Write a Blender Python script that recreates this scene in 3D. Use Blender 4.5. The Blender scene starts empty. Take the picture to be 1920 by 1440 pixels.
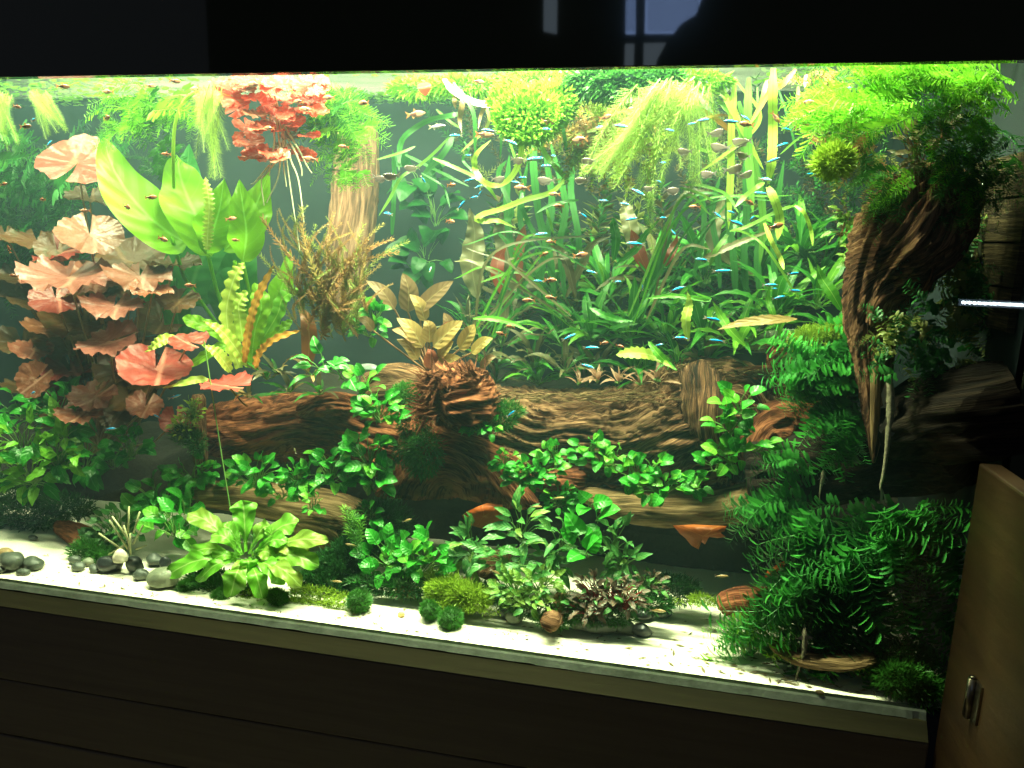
import bpy, math, random
import numpy as np
from mathutils import Vector, Matrix, noise
random.seed(7); np.random.seed(7)
S = bpy.context.scene
COL = S.collection
# ------------------------------------------------------------------ camera
F = 1387.0                                    # focal length in photo pixels (26 mm equivalent)
RX = np.array([[0.97874325, 0.06632227, -0.1940696], [0.20318002, -0.18474, 0.96155552], [0.02792013, -0.98054703, -0.19428839]])
RM = Matrix(RX.tolist())
CAM = Vector((-0.32190288, -0.85314584, 0.52114437))
cd = bpy.data.cameras.new('camera'); cam = bpy.data.objects.new('camera', cd); COL.objects.link(cam)
m = Matrix([[RX[i][0], -RX[i][1], -RX[i][2], CAM[i]] for i in range(3)] + [[0, 0, 0, 1]])
cam.matrix_world = m
cd.lens = F / 1920 * 36; cd.sensor_width = 36; cd.clip_start = 0.02; cd.clip_end = 60
S.camera = cam
# ------------------------------------------------------------------ world, exposure, lamps
W = bpy.data.worlds.new('World'); S.world = W; W.use_nodes = True
W.node_tree.nodes['Background'].inputs[0].default_value = (0.55, 0.62, 0.75, 1)
W.node_tree.nodes['Background'].inputs[1].default_value = 0.10
S.view_settings.view_transform = 'Standard'; S.view_settings.look = 'None'
S.view_settings.exposure = 0; S.view_settings.gamma = 1
try:
    cy = S.cycles
    cy.max_bounces = 6; cy.diffuse_bounces = 3; cy.glossy_bounces = 3; cy.transmission_bounces = 3
    cy.volume_bounces = 1; cy.transparent_max_bounces = 12; cy.caustics_reflective = False; cy.caustics_refractive = False
    cy.use_denoising = True; cy.sample_clamp_indirect = 4.0
except Exception: pass
H = 0.70            # height of the visible glass
WATER = 0.775
DEPTH = 0.60
XL, XR = -1.75, 0.05
def area(name, x, y, z, sx, sy, power, col, spread=140, tilt=0):
    l = bpy.data.lights.new(name, 'AREA'); l.shape = 'RECTANGLE'; l.size = sx; l.size_y = sy
    l.energy = power; l.color = col; l.spread = math.radians(spread)
    o = bpy.data.objects.new(name, l); o.location = (x, y, z); o.rotation_euler = (math.radians(tilt), 0, 0); COL.objects.link(o); return o
LC = (1.0, 0.985, 0.66)
area('lamp_light', -0.56, 0.055, 0.93, 0.72, 0.05, 37, LC, 125, 14)
area('lamp_light', -1.28, 0.08, 0.93, 0.50, 0.05, 15, LC, 125, 14)
area('lamp_light', -0.60, 0.36, 0.93, 0.80, 0.05, 7, LC, 170)
area('lamp_light', -1.35, 0.38, 0.93, 0.50, 0.05, 5, LC, 170)
area('lamp_light', -0.09, 0.06, 0.93, 0.14, 0.05, 1.9, LC, 90)
# ------------------------------------------------------------------ pixel -> place helpers (photo pixels, at a chosen depth)
def ray(px, py): return RM @ Vector(((px - 960) / F, (py - 720) / F, 1))
def P(px, py, y):
    w = ray(px, py); return CAM + w * ((y - CAM.y) / w.y)
def PZ(px, py, z=0.0):
    w = ray(px, py); return CAM + w * ((z - CAM.z) / w.z)
def PX(px, py, x):
    w = ray(px, py); return CAM + w * ((x - CAM.x) / w.x)
def PU(p):          # metres per photo pixel at a point
    return (RM.transposed() @ (Vector(p) - CAM)).z / F
def tocam(p): return (CAM - Vector(p)).normalized()
def rnd(a, b): return random.uniform(a, b)
# ------------------------------------------------------------------ mesh + object helpers
def mesh(name, vs, fs, mats=(), smooth=True, uvs=None, fm=None):
    me = bpy.data.meshes.new(name); me.from_pydata([tuple(v) for v in vs], [], fs)
    for mt in (mats if isinstance(mats, (list, tuple)) else [mats]): me.materials.append(mt)
    if smooth: me.polygons.foreach_set('use_smooth', [True] * len(me.polygons))
    if uvs is not None:
        ul = me.uv_layers.new(name='UVMap'); li = np.zeros(len(me.loops), dtype=np.int32)
        me.loops.foreach_get('vertex_index', li)
        ul.data.foreach_set('uv', np.asarray(uvs, dtype=np.float32)[li].ravel())
    if fm is not None: me.polygons.foreach_set('material_index', fm)
    me.update(); return me
def link(name, me, parent=None):
    o = bpy.data.objects.new(name, me); COL.objects.link(o)
    if parent is not None: o.parent = parent
    return o
def tag(o, label=None, cat=None, group=None, kind=None):
    if label: o['label'] = label
    if cat: o['category'] = cat
    if group: o['group'] = group
    if kind: o['kind'] = kind
    return o
def thing(name, loc, label, cat, group=None):
    o = bpy.data.objects.new(name, None); COL.objects.link(o); o.location = loc; o.empty_display_size = .02
    return tag(o, label, cat, group)
def place(name, me, parent, p, ydir, zhint, s, sx=None):
    """an object at world point p whose +Y runs along ydir and +Z leans to zhint"""
    y = Vector(ydir).normalized(); z = Vector(zhint); z = z - y * z.dot(y)
    if z.length < 1e-4: z = y.orthogonal()
    z.normalize(); x = y.cross(z)
    sx = s if sx is None else sx
    M = Matrix(((x.x * sx, y.x * s, z.x * s, 0), (x.y * sx, y.y * s, z.y * s, 0), (x.z * sx, y.z * s, z.z * s, 0), (0, 0, 0, 1)))
    o = link(name, me, parent)
    q = Vector(p) - (parent.location if parent is not None else Vector())
    M.translation = q; o.matrix_basis = M; return o
class MB:
    def __init__(s): s.v = []; s.f = []; s.m = []; s.uv = []
    def add(s, vs, fs, mi=0, uv=None):
        b = len(s.v); s.v += [Vector(v) for v in vs]; s.f += [tuple(b + i for i in f) for f in fs]; s.m += [mi] * len(fs)
        s.uv += uv if uv else [(0, 0)] * len(vs)
    def tube(s, pts, rads, n=6, mi=0, cap=True):
        pts = [Vector(p) for p in pts]; vs = []; uv = []; L = 0
        t = (pts[1] - pts[0]).normalized(); x = t.orthogonal().normalized()
        for i, p in enumerate(pts):
            t = (pts[min(i + 1, len(pts) - 1)] - pts[max(i - 1, 0)]).normalized()
            x = (x - t * x.dot(t)).normalized(); y = t.cross(x); r = rads[i] if isinstance(rads, (list, tuple)) else rads
            if i: L += (p - pts[i - 1]).length
            for k in range(n):
                a = 2 * math.pi * k / n; vs.append(p + (x * math.cos(a) + y * math.sin(a)) * r); uv.append((k / n, L))
        fs = [(i * n + k, i * n + (k + 1) % n, (i + 1) * n + (k + 1) % n, (i + 1) * n + k) for i in range(len(pts) - 1) for k in range(n)]
        if cap: fs += [tuple(range(n))[::-1], tuple((len(pts) - 1) * n + k for k in range(n))]
        s.add(vs, fs, mi, uv)
    def box(s, x0, x1, y0, y1, z0, z1, mi=0, bev=0):
        vs = [(x, y, z) for z in (z0, z1) for y in (y0, y1) for x in (x0, x1)]
        s.add(vs, [(0, 2, 3, 1), (4, 5, 7, 6), (0, 1, 5, 4), (2, 6, 7, 3), (0, 4, 6, 2), (1, 3, 7, 5)], mi)
    def build(s, name, mats, parent=None, smooth=True, org=None):
        o = parent.location if parent is not None else (Vector(org) if org is not None else Vector())
        ob = link(name, mesh(name, [v - o for v in s.v], s.f, mats, smooth, s.uv, s.m), parent)
        if org is not None and parent is None: ob.location = org
        return ob
def boxobj(name, x0, x1, y0, y1, z0, z1, mat, parent=None, bevel=0.0015):
    mb = MB(); mb.box(x0, x1, y0, y1, z0, z1); c = ((x0 + x1) / 2, (y0 + y1) / 2, (z0 + z1) / 2)
    o = mb.build(name, mat, parent, smooth=False, org=None if parent else c)
    if bevel:
        b = o.modifiers.new('b', 'BEVEL'); b.width = bevel; b.segments = 2
    return o
def spline(pts, n):
    """Catmull-Rom through tuples -> n+1 samples"""
    p = [np.array(q, float) for q in pts]; p = [2 * p[0] - p[1]] + p + [2 * p[-1] - p[-2]]; out = []
    k = len(p) - 3
    for i in range(n + 1):
        t = i / n * k; j = min(int(t), k - 1); t -= j; a, b, c, d = p[j:j + 4]
        out.append(.5 * ((2 * b) + (c - a) * t + (2 * a - 5 * b + 4 * c - d) * t * t + (3 * b - a - 3 * c + d) * t ** 3))
    return out
# ------------------------------------------------------------------ materials
def nodes(name):
    m = bpy.data.materials.new(name); m.use_nodes = True; nt = m.node_tree; nt.nodes.clear()
    return m, nt, nt.nodes.new, nt.links.new, nt.nodes.new('ShaderNodeOutputMaterial')
def prin(name, col, rough=.5, col2=None, nscale=20, bump=0, stretch=(1, 1, 1), coord='Object', spec=.5, detail=6, metal=0, lo=.35, hi=.65, bdist=.004):
    m, nt, N, L, out = nodes(name); b = N('ShaderNodeBsdfPrincipled'); L(b.outputs[0], out.inputs[0])
    b.inputs['Roughness'].default_value = rough; b.inputs['Specular IOR Level'].default_value = spec; b.inputs['Metallic'].default_value = metal
    b.inputs['Base Color'].default_value = (*col, 1)
    tc = N('ShaderNodeTexCoord'); mp = N('ShaderNodeMapping'); mp.inputs['Scale'].default_value = stretch; L(tc.outputs[coord], mp.inputs[0])
    nz = N('ShaderNodeTexNoise'); nz.inputs['Scale'].default_value = nscale; nz.inputs['Detail'].default_value = detail; nz.inputs['Roughness'].default_value = .65; L(mp.outputs[0], nz.inputs[0])
    if col2:
        r = N('ShaderNodeValToRGB'); r.color_ramp.elements[0].position = lo; r.color_ramp.elements[1].position = hi
        r.color_ramp.elements[0].color = (*col, 1); r.color_ramp.elements[1].color = (*col2, 1)
        L(nz.outputs[0], r.inputs[0]); L(r.outputs[0], b.inputs['Base Color'])
    if bump:
        bp = N('ShaderNodeBump'); bp.inputs['Strength'].default_value = bump; bp.inputs['Distance'].default_value = bdist; L(nz.outputs[0], bp.inputs['Height']); L(bp.outputs[0], b.inputs['Normal'])
    return m
def leafmat(name, c1, c2, trans=.35, rib=None, veins=9, c3=None, rough=.38, patch=0.5, spec=.4):
    """leaf: colour varies per leaf and in patches, midrib and side veins, light passes through"""
    m, nt, N, L, out = nodes(name)
    def mix(a, b, f):
        n = N('ShaderNodeMix'); n.data_type = 'RGBA'
        for sock, v in ((n.inputs[6], a), (n.inputs[7], b)):
            if isinstance(v, tuple): sock.default_value = (*v, 1)
            else: L(v, sock)
        if isinstance(f, float): n.inputs[0].default_value = f
        else: L(f, n.inputs[0])
        return n.outputs[2]
    def math_(op, a, b=None):
        n = N('ShaderNodeMath'); n.operation = op
        for i, v in enumerate((a, b)):
            if v is None: continue
            if isinstance(v, (int, float)): n.inputs[i].default_value = v
            else: L(v, n.inputs[i])
        return n.outputs[0]
    oi = N('ShaderNodeObjectInfo'); tc = N('ShaderNodeTexCoord')
    nz = N('ShaderNodeTexNoise'); nz.inputs['Scale'].default_value = 3.0; nz.inputs['Detail'].default_value = 3; nz.noise_dimensions = '4D'
    L(tc.outputs['Object'], nz.inputs['Vector']); L(math_('MULTIPLY', oi.outputs['Random'], 17.0), nz.inputs['W'])
    base = mix(c1, c2, oi.outputs['Random'])
    if c3:
        r = N('ShaderNodeMapRange'); r.inputs[1].default_value = .52; r.inputs[2].default_value = .68; L(nz.outputs[0], r.inputs[0])
        base = mix(base, c3, math_('MULTIPLY', r.outputs[0], patch * 1.6))
    else:
        base = mix(base, tuple(.55 * x for x in c1), math_('MULTIPLY', nz.outputs[0], patch))
    uv = N('ShaderNodeUVMap'); sp = N('ShaderNodeSeparateXYZ'); L(uv.outputs[0], sp.inputs[0])
    au = math_('ABSOLUTE', math_('SUBTRACT', sp.outputs[0], .5))
    h = None
    if rib:
        mr = N('ShaderNodeMapRange'); mr.inputs[1].default_value = .045; mr.inputs[2].default_value = .01; L(au, mr.inputs[0])
        base = mix(base, rib, math_('MULTIPLY', mr.outputs[0], .8))
        if veins:
            s = math_('SINE', math_('MULTIPLY', math_('SUBTRACT', sp.outputs[1], math_('MULTIPLY', au, .45)), veins * 6.283))
            vr = N('ShaderNodeMapRange'); vr.inputs[1].default_value = .86; vr.inputs[2].default_value = 1.0; L(s, vr.inputs[0])
            base = mix(base, rib, math_('MULTIPLY', vr.outputs[0], .14)); h = s
    b = N('ShaderNodeBsdfPrincipled'); L(base, b.inputs['Base Color']); b.inputs['Roughness'].default_value = rough; b.inputs['Specular IOR Level'].default_value = spec
    bp = N('ShaderNodeBump'); bp.inputs['Strength'].default_value = .2; bp.inputs['Distance'].default_value = .02
    L(math_('MULTIPLY_ADD', h, .10) if h is not None else nz.outputs[0], bp.inputs['Height']); L(bp.outputs[0], b.inputs['Normal'])
    t = N('ShaderNodeBsdfTranslucent'); L(base, t.inputs[0])
    ms = N('ShaderNodeMixShader'); ms.inputs[0].default_value = trans; L(b.outputs[0], ms.inputs[1]); L(t.outputs[0], ms.inputs[2]); L(ms.outputs[0], out.inputs[0])
    return m
def glassmat(name, tint=(1, 1, 1), refl=1.0, rough=0.0):
    # thin pane: the same Fresnel reflection from either side
    m, nt, N, L, out = nodes(name); t = N('ShaderNodeBsdfTransparent'); t.inputs[0].default_value = (*tint, 1)
    g = N('ShaderNodeBsdfGlossy'); g.inputs['Roughness'].default_value = rough; fr = N('ShaderNodeFresnel'); ge = N('ShaderNodeNewGeometry'); mr = N('ShaderNodeMapRange')
    mr.inputs[3].default_value = 1.45; mr.inputs[4].default_value = 1 / 1.45; L(ge.outputs['Backfacing'], mr.inputs[0]); L(mr.outputs[0], fr.inputs[0])
    mu = N('ShaderNodeMath'); mu.operation = 'MULTIPLY'; mu.inputs[1].default_value = refl; L(fr.outputs[0], mu.inputs[0])
    ms = N('ShaderNodeMixShader'); L(mu.outputs[0], ms.inputs[0]); L(t.outputs[0], ms.inputs[1]); L(g.outputs[0], ms.inputs[2]); L(ms.outputs[0], out.inputs[0]); return m
def emis(name, col, s):
    m, nt, N, L, out = nodes(name); e = N('ShaderNodeEmission'); e.inputs[0].default_value = (*col, 1); e.inputs[1].default_value = s; L(e.outputs[0], out.inputs[0]); return m
def barkmat(name, dark, mid, light, su=12, sv=150, bump=1.0):
    """grain and painted groove shade run along the log: UV = (metres along, metres around)"""
    m, nt, N, L, out = nodes(name); b = N('ShaderNodeBsdfPrincipled'); L(b.outputs[0], out.inputs[0]); b.inputs['Roughness'].default_value = .85; b.inputs['Specular IOR Level'].default_value = .2
    uv = N('ShaderNodeUVMap'); mp = N('ShaderNodeMapping'); mp.inputs['Scale'].default_value = (su, sv, 1); L(uv.outputs[0], mp.inputs[0])
    n1 = N('ShaderNodeTexNoise'); n1.inputs['Scale'].default_value = 1; n1.inputs['Detail'].default_value = 9; n1.inputs['Roughness'].default_value = .72; n1.inputs['Distortion'].default_value = .6; L(mp.outputs[0], n1.inputs[0])
    mp2 = N('ShaderNodeMapping'); mp2.inputs['Scale'].default_value = (su * 4, sv * 3.2, 1); L(uv.outputs[0], mp2.inputs[0])
    n2 = N('ShaderNodeTexNoise'); n2.inputs['Scale'].default_value = 1; n2.inputs['Detail'].default_value = 5; L(mp2.outputs[0], n2.inputs[0])
    tc = N('ShaderNodeTexCoord'); n3 = N('ShaderNodeTexNoise'); n3.inputs['Scale'].default_value = 9; L(tc.outputs['Object'], n3.inputs[0])
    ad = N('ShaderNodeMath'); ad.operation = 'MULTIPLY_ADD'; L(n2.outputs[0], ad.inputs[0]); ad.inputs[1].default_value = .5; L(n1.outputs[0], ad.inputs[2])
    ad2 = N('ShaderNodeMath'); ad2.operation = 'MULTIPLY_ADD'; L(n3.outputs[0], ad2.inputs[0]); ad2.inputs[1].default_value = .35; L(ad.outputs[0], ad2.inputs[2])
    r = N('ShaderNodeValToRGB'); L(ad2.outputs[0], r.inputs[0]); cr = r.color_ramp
    cr.elements[0].position = .74; cr.elements[0].color = (*dark, 1); cr.elements[1].position = 1.1 if False else 1.0; cr.elements[1].color = (*mid, 1)  # dark end of the ramp paints shade into the grooves along with the grain
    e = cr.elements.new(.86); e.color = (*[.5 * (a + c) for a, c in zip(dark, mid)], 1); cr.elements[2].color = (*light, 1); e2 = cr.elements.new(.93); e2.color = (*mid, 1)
    L(r.outputs[0], b.inputs['Base Color'])
    bp = N('ShaderNodeBump'); bp.inputs['Strength'].default_value = bump; bp.inputs['Distance'].default_value = .006; L(ad.outputs[0], bp.inputs['Height']); L(bp.outputs[0], b.inputs['Normal']); return m
# ================================================================== THE TANK AND ITS SURROUNDINGS
M_dark = prin('dark_backing', (.005, .014, .019), .8)
M_hoodpale = prin('hood_pale', (.8, .82, .70), .6)
M_gloss = prin('black_gloss', (.03, .034, .022), .03, spec=.6)
M_cab = prin('cabinet_board', (.17, .135, .08), .55, (.13, .10, .06), 6, .15, (.6, 8, 14), lo=.3, hi=.7)
M_trim = prin('trim_board', (.11, .095, .042), .5, (.08, .07, .032), 6, .15, (1, 8, 20))
M_strip = prin('grey_sealant', (.42, .47, .36), .6, (.22, .26, .18), 40, .5, lo=.35, hi=.7)
M_door = prin('door_board', (.060, .029, .011), .5, (.038, .018, .007), 5, .25, (6, 1.5, 10))
M_metal = prin('steel', (.30, .26, .20), .30, metal=1, nscale=60, col2=(.12, .10, .08))
M_glass = glassmat('glass', (.97, 1, .98))
M_surface = glassmat('water_top', (.9, 1, .9), 1.3, .08)
M_wall = prin('room_wall', (.03, .03, .035), .9, (.02, .02, .022), 3)
# room
fl = boxobj('room_wall', -3.2, 1.6, .95, 1.0, -.9, 2.2, M_wall); tag(fl, kind='structure')
fl = boxobj('floor', -3.2, 1.6, -3.2, .95, -.95, -.9, prin('floor_boards', (.42, .34, .24), .5, (.34, .26, .17), 8, stretch=(1, 12, 1))); tag(fl, kind='structure')
# cabinet under the tank
cab = thing('cabinet', (-.85, -.01, -.88), 'dark brown wooden cabinet with long boards carrying the aquarium', 'cabinet')
zz = [-.029, -.150, -.245, -.345, -.50, -.88]
for i in range(5):
    boxobj('board', XL, .006, -.0255 + .0012 * (i % 2), .62, zz[i + 1] + .0022, zz[i], M_cab, cab, .002)
mb = MB(); mb.add([(xx, yy, zz_) for xx in (XL, .004) for yy, zz_ in ((-.0137, -.0092), (-.027, -.027), (0, -.027), (0, -.0092))], [(0, 1, 5, 4), (1, 2, 6, 5), (2, 3, 7, 6), (3, 0, 4, 7), (0, 3, 2, 1), (4, 5, 6, 7)]); mb.build('trim', M_trim, cab, smooth=False)
boxobj('carcass', XL, .0, .0, .60, -.88, -.0465, M_dark, cab, 0)
# aquarium
tank = thing('aquarium', (-.85, .0, 0), 'large planted aquarium with a front glass pane and a black rear wall', 'aquarium')
boxobj('back_wall', XL, XR + .02, DEPTH, DEPTH + .02, -.01, .95, M_dark, tank, 0)
boxobj('end_wall', XR, XR + .02, .0, DEPTH - .001, -.01, .95, M_dark, tank, 0)
boxobj('end_wall', XL - .02, XL, .0, DEPTH - .001, -.01, .95, M_dark, tank, 0)
boxobj('base', XL, XR, .0, DEPTH, -.012, -.006, M_dark, tank, 0)
g = boxobj('front_glass', XL, XR, -.006, -.0005, 0.0, H + .02, M_glass, tank, 0)
mb = MB(); n = 240
vs = []; fs = []
for i in range(n + 1):          # uneven sealant line with a drip at its right end
    x = XL + (0.004 - XL) * i / n; t = .0003 + .0011 * noise.noise(Vector((x * 30, 0, 3)))
    if x < -.45: t += .0012
    lowz = -.0085 + t - (.024 * max(0, 1 - abs(x + .003) / .009) if x > -.013 else 0)
    vs += [(x, -.0063, .0006), (x, -.0090, -.001), (x, -.0135, lowz), (x, 0, lowz), (x, 0, .0006)]
for i in range(n):
    for k in range(4): a = i * 5 + k; fs.append((a, a + 5, a + 6, a + 1))
mb.add(vs, fs); mb.build('sealant_line', M_strip, tank, smooth=False)
boxobj('side_frame', XR, .40, -.004, .016, -.05, .95, M_gloss, tank, 0)
# hood
hood = thing('aquarium_hood', (-.85, .3, .95), 'glossy black hood above the aquarium holding its lamps', 'hood')
boxobj('front_panel', XL - .3, .9, -.022, -.008, H, 1.25, M_gloss, hood, .001)
boxobj('glare_panel', XL, XR, DEPTH - .012, DEPTH - .002, WATER + .012, .98, M_hoodpale, hood, 0)  # pale panel added to catch the lamps and show as the bright band
boxobj('top', XL, XR + .02, -.008, DEPTH + .02, .985, 1.0, M_hoodpale, hood, 0)
boxobj('side_panel', XR + .001, XR + .018, .0, DEPTH, .951, .984, M_dark, hood, 0)
for (x, y, w_) in ((-.56, .055, .76), (-1.28, .08, .54), (-.60, .36, .84), (-1.35, .38, .54), (-.09, .06, .18)):
    boxobj('lamp_housing', x - w_ / 2, x + w_ / 2, y - .035, y + .035, .935, .96, prin('lamp_housing', (.3, .3, .3), .4), hood, 0)
# water surface with small ripples
nx, ny = 160, 40; vs = []; fs = []
for j in range(ny + 1):
    for i in range(nx + 1):
        x = XL + (XR - XL) * i / nx; y = .001 + (DEPTH - .003) * j / ny
        vs.append((x, y, WATER + .003 * noise.noise(Vector((x * 14, y * 22, 0))) + .0015 * noise.noise(Vector((x * 40, y * 50, 4)))))
fs = [(j * (nx + 1) + i, j * (nx + 1) + i + 1, (j + 1) * (nx + 1) + i + 1, (j + 1) * (nx + 1) + i) for j in range(ny) for i in range(nx)]
o = link('water_surface', mesh('water_surface', vs, fs, M_surface)); tag(o, kind='structure')
# murky water: even scattering in the tank
m_, nt, N, L, out = nodes('murk'); pv = N('ShaderNodeVolumePrincipled'); pv.inputs['Color'].default_value = (.42, .75, .86, 1); pv.inputs['Density'].default_value = .125; pv.inputs['Anisotropy'].default_value = .25
L(pv.outputs[0], out.inputs['Volume'])
o = boxobj('haze', XL + .004, XR - .002, .0005, DEPTH - .003, -.004, WATER - .006, m_, None, 0); tag(o, kind='stuff')
# sand
def sandz(x, y): return .0015 + .03 * max(0, y - .12) + .0035 * noise.noise(Vector((x * 9, y * 12, 1))) * min(1, y * 12)
nx, ny = 420, 150; vs = []
for j in range(ny + 1):
    y = -.0002 + .598 * (j / ny) ** 1.5
    for i in range(nx + 1):
        x = XL + (XR - XL) * i / nx; vs.append((x, y, sandz(x, y) + (.0006 * noise.noise(Vector((x * 160, y * 160, 2))))))
fs = [(j * (nx + 1) + i, j * (nx + 1) + i + 1, (j + 1) * (nx + 1) + i + 1, (j + 1) * (nx + 1) + i) for j in range(ny) for i in range(nx)]
M_sand = prin('pale_sand', (.80, .78, .62), .9, (.62, .59, .46), 700, .5, lo=.35, hi=.75, bdist=.001)
o = link('sand', mesh('sand', vs, fs, M_sand)); tag(o, kind='structure')
# planted terrace behind the logs
def soilz(x, y):
    t = max(0, min(1, (y - .29) / .07)); t = t * t * (3 - 2 * t)
    k = max(0, min(1, (x + 1.25) / .25)); k = .35 + .65 * k
    return -.004 + t * k * (.245 + .02 * noise.noise(Vector((x * 7, y * 7, 0))))
nx, ny = 260, 60; vs = []
for j in range(ny + 1):
    for i in range(nx + 1):
        x = XL + (XR - XL) * i / nx; y = .28 + (.598 - .28) * j / ny
        nn = .008 * noise.noise(Vector((x * 45, y * 45, soilz(x, y) * 45))); vs.append((x, y + nn, soilz(x, y) + nn))
fs = [(j * (nx + 1) + i, j * (nx + 1) + i + 1, (j + 1) * (nx + 1) + i + 1, (j + 1) * (nx + 1) + i) for j in range(ny) for i in range(nx)]
M_soil = prin('dark_soil', (.014, .012, .008), .95, (.030, .024, .014), 160, .8, bdist=.003)
o = link('soil', mesh('soil', vs, fs, M_soil)); tag(o, kind='structure'); o.name = 'terrain'
# planks and cable on the right end wall
bd = thing('wooden_panel', (XR, .15, .5), 'weathered planks with a screw behind the driftwood at the right end', 'wooden panel')
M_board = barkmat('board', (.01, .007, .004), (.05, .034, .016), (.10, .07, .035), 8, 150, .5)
for i in range(4):
    z0 = .435 + .048 * i; mb = MB(); x0, x1 = XR - .010, XR - .002
    y0, y1 = .03, .19; nseg = 10
    for face in range(1):
        vs = []; uv = []
        for k in range(nseg + 1):
            y = y0 + (y1 - y0) * k / nseg
            for (x, z) in ((x1, z0), (x0, z0 + .001), (x0, z0 + .0465), (x1, z0 + .0475)): vs.append((x, y, z)); uv.append((y, z + i))
        fs = [(k * 4 + a, k * 4 + a + 1, k * 4 + a + 5, k * 4 + a + 4) for k in range(nseg) for a in range(3)] + [(0, 3, 2, 1)]
        mb.add(vs, fs, 0, uv)
    mb.build('plank', M_board, bd, smooth=False)
p = PX(1824, 430, XR - .0105); mb = MB(); mb.tube([p, p + Vector((-.003, 0, 0))], .0035, 10); mb.tube([p + Vector((-.003, 0, 0)), p + Vector((-.0035, 0, 0))], [.0015, .0015], 8); mb.build('screw', M_metal, bd)
mb = MB(); mb.tube([PX(1846, 300, XR - .014), PX(1842, 360, XR - .016), PX(1840, 420, XR - .016), PX(1836, 470, XR - .016), PX(1842, 497, XR - .018)], .0022, 6)
o = mb.build('cable', M_gloss, org=PX(1842, 380, XR - .014)); tag(o, 'thin black cable hanging down the weathered planks', 'cable')
# open cabinet door on the right
door = thing('open_cupboard', (.014, -.02, -.6), 'open brown wooden door with a steel hinge beside the tank', 'door')
boxobj('door_panel', .014, .036, -.62, -.018, -.75, .302, M_door, door, .0025)
hp = PX(1826, 1308, .0135); hz = hp.z; hy = hp.y
mb = MB(); mb.tube([(.0095, hy, hz - .021), (.0095, hy, hz + .021)], .0042, 14); mb.tube([(.0095, hy, hz - .0235), (.0095, hy, hz - .021)], .0030, 10)
mb.tube([(.0095, hy, hz + .021), (.0095, hy, hz + .0235)], .0030, 10); h_ = mb.build('hinge', M_metal, door)
mb = MB(); mb.box(.0115, .0138, hy - .016, hy + .001, hz - .021, hz + .021)
hpl = mb.build('hinge_plate', M_metal, door, smooth=False)
# room window seen as a reflection in the glossy hood
YW = -2.6
def refl(px, py):
    h0 = P(px, py, -.022); d = (h0 - CAM); d.y = -d.y; return h0 + d * ((YW - h0.y) / d.y)
win = thing('room_window', refl(1200, 60), 'window across the room, seen reflected in the black hood', 'window')
M_day = emis('daylight_pane', (.30, .46, .85), 6.5); M_day2 = emis('daylight_pane_low', (.40, .52, .62), 2.0)
M_fr = prin('window_frame', (.02, .018, .016), .6)
def panel(name, pxs, mat, off=0, t=.02):
    a = [refl(*p) + Vector((0, off, 0)) for p in pxs]; mb = MB(); n = len(a)
    mb.add(a + [q + Vector((0, -t, 0)) for q in a], [tuple(range(n)), tuple(range(n, 2 * n))[::-1]] + [(i, n + i, n + (i + 1) % n, (i + 1) % n) for i in range(n)])
    return mb.build(name, mat, win, smooth=False)
panel('pane', [(1020, -90), (1045, -90), (1043, 62), (1019, 57)], M_day2)
panel('pane', [(1175, -90), (1194, -90), (1191, 62), (1173, 62)], M_day)
panel('pane', [(1212, -90), (1330, -90), (1314, 0), (1305, 25), (1278, 42), (1262, 61), (1209, 61)], M_day)
panel('pane', [(1172, 82), (1189, 82), (1187, 140), (1170, 140)], M_day2)
panel('pane', [(1207, 81), (1248, 80), (1232, 110), (1226, 140), (1206, 140)], M_day2)
for i in range(34):      # fluted glass: thin ribs across the upper panes
    x = 1176 + i * 4.0
    if 1194 < x < 1213: continue
    top = -85; bot = 60 if x < 1262 else max(5, 60 - (x - 1262) * .75)
    panel('flute', [(x, top), (x + 1.2, top), (x + 1.0, bot), (x - .2, bot)], M_fr, .012, .006)
M_wall2 = prin('far_wall', (.05, .06, .045), .9)
o = boxobj('room_wall', -2.6, 2.6, YW - .14, YW - .09, -.9, 2.6, M_wall2, None, 0); tag(o, kind='structure')
# LED strip across the room, mirrored in the side frame at the right
def refl2(px, py, Y=-1.2):
    h0 = P(px, py, -.004); d = (h0 - CAM); d.y = -d.y; return h0 + d * ((Y - h0.y) / d.y)
a, b = refl2(1802, 561), refl2(2060, 573)
ls = thing('light_strip', a, 'lit white light strip glinting at the right edge in the dark', 'light strip')
mb = MB(); dn = Vector((0, 0, -1)); th = (refl2(1802, 573) - a).length
mb.add([a, b, b + dn * th * 1.0, a + dn * th * 1.0, a + Vector((0, -.01, 0)), b + Vector((0, -.01, 0)), b + Vector((0, -.01, 0)) + dn * th * 1.0, a + Vector((0, -.01, 0)) + dn * th * 1.0],
       [(0, 1, 2, 3), (4, 7, 6, 5), (0, 4, 5, 1), (3, 2, 6, 7)]); mb.build('housing', emis('strip_glow', (.35, .5, .7), 2.5), ls, smooth=False)
M_led = emis('led', (.85, .95, 1), 45)
for i in range(26):
    c = a.lerp(b, (i + .5) / 26) + dn * th * .45; mb = MB(); mb.tube([c + Vector((0, .004, 0)), c + Vector((0, .009, 0))], th * .28, 8); mb.build('led', M_led, ls)
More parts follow.
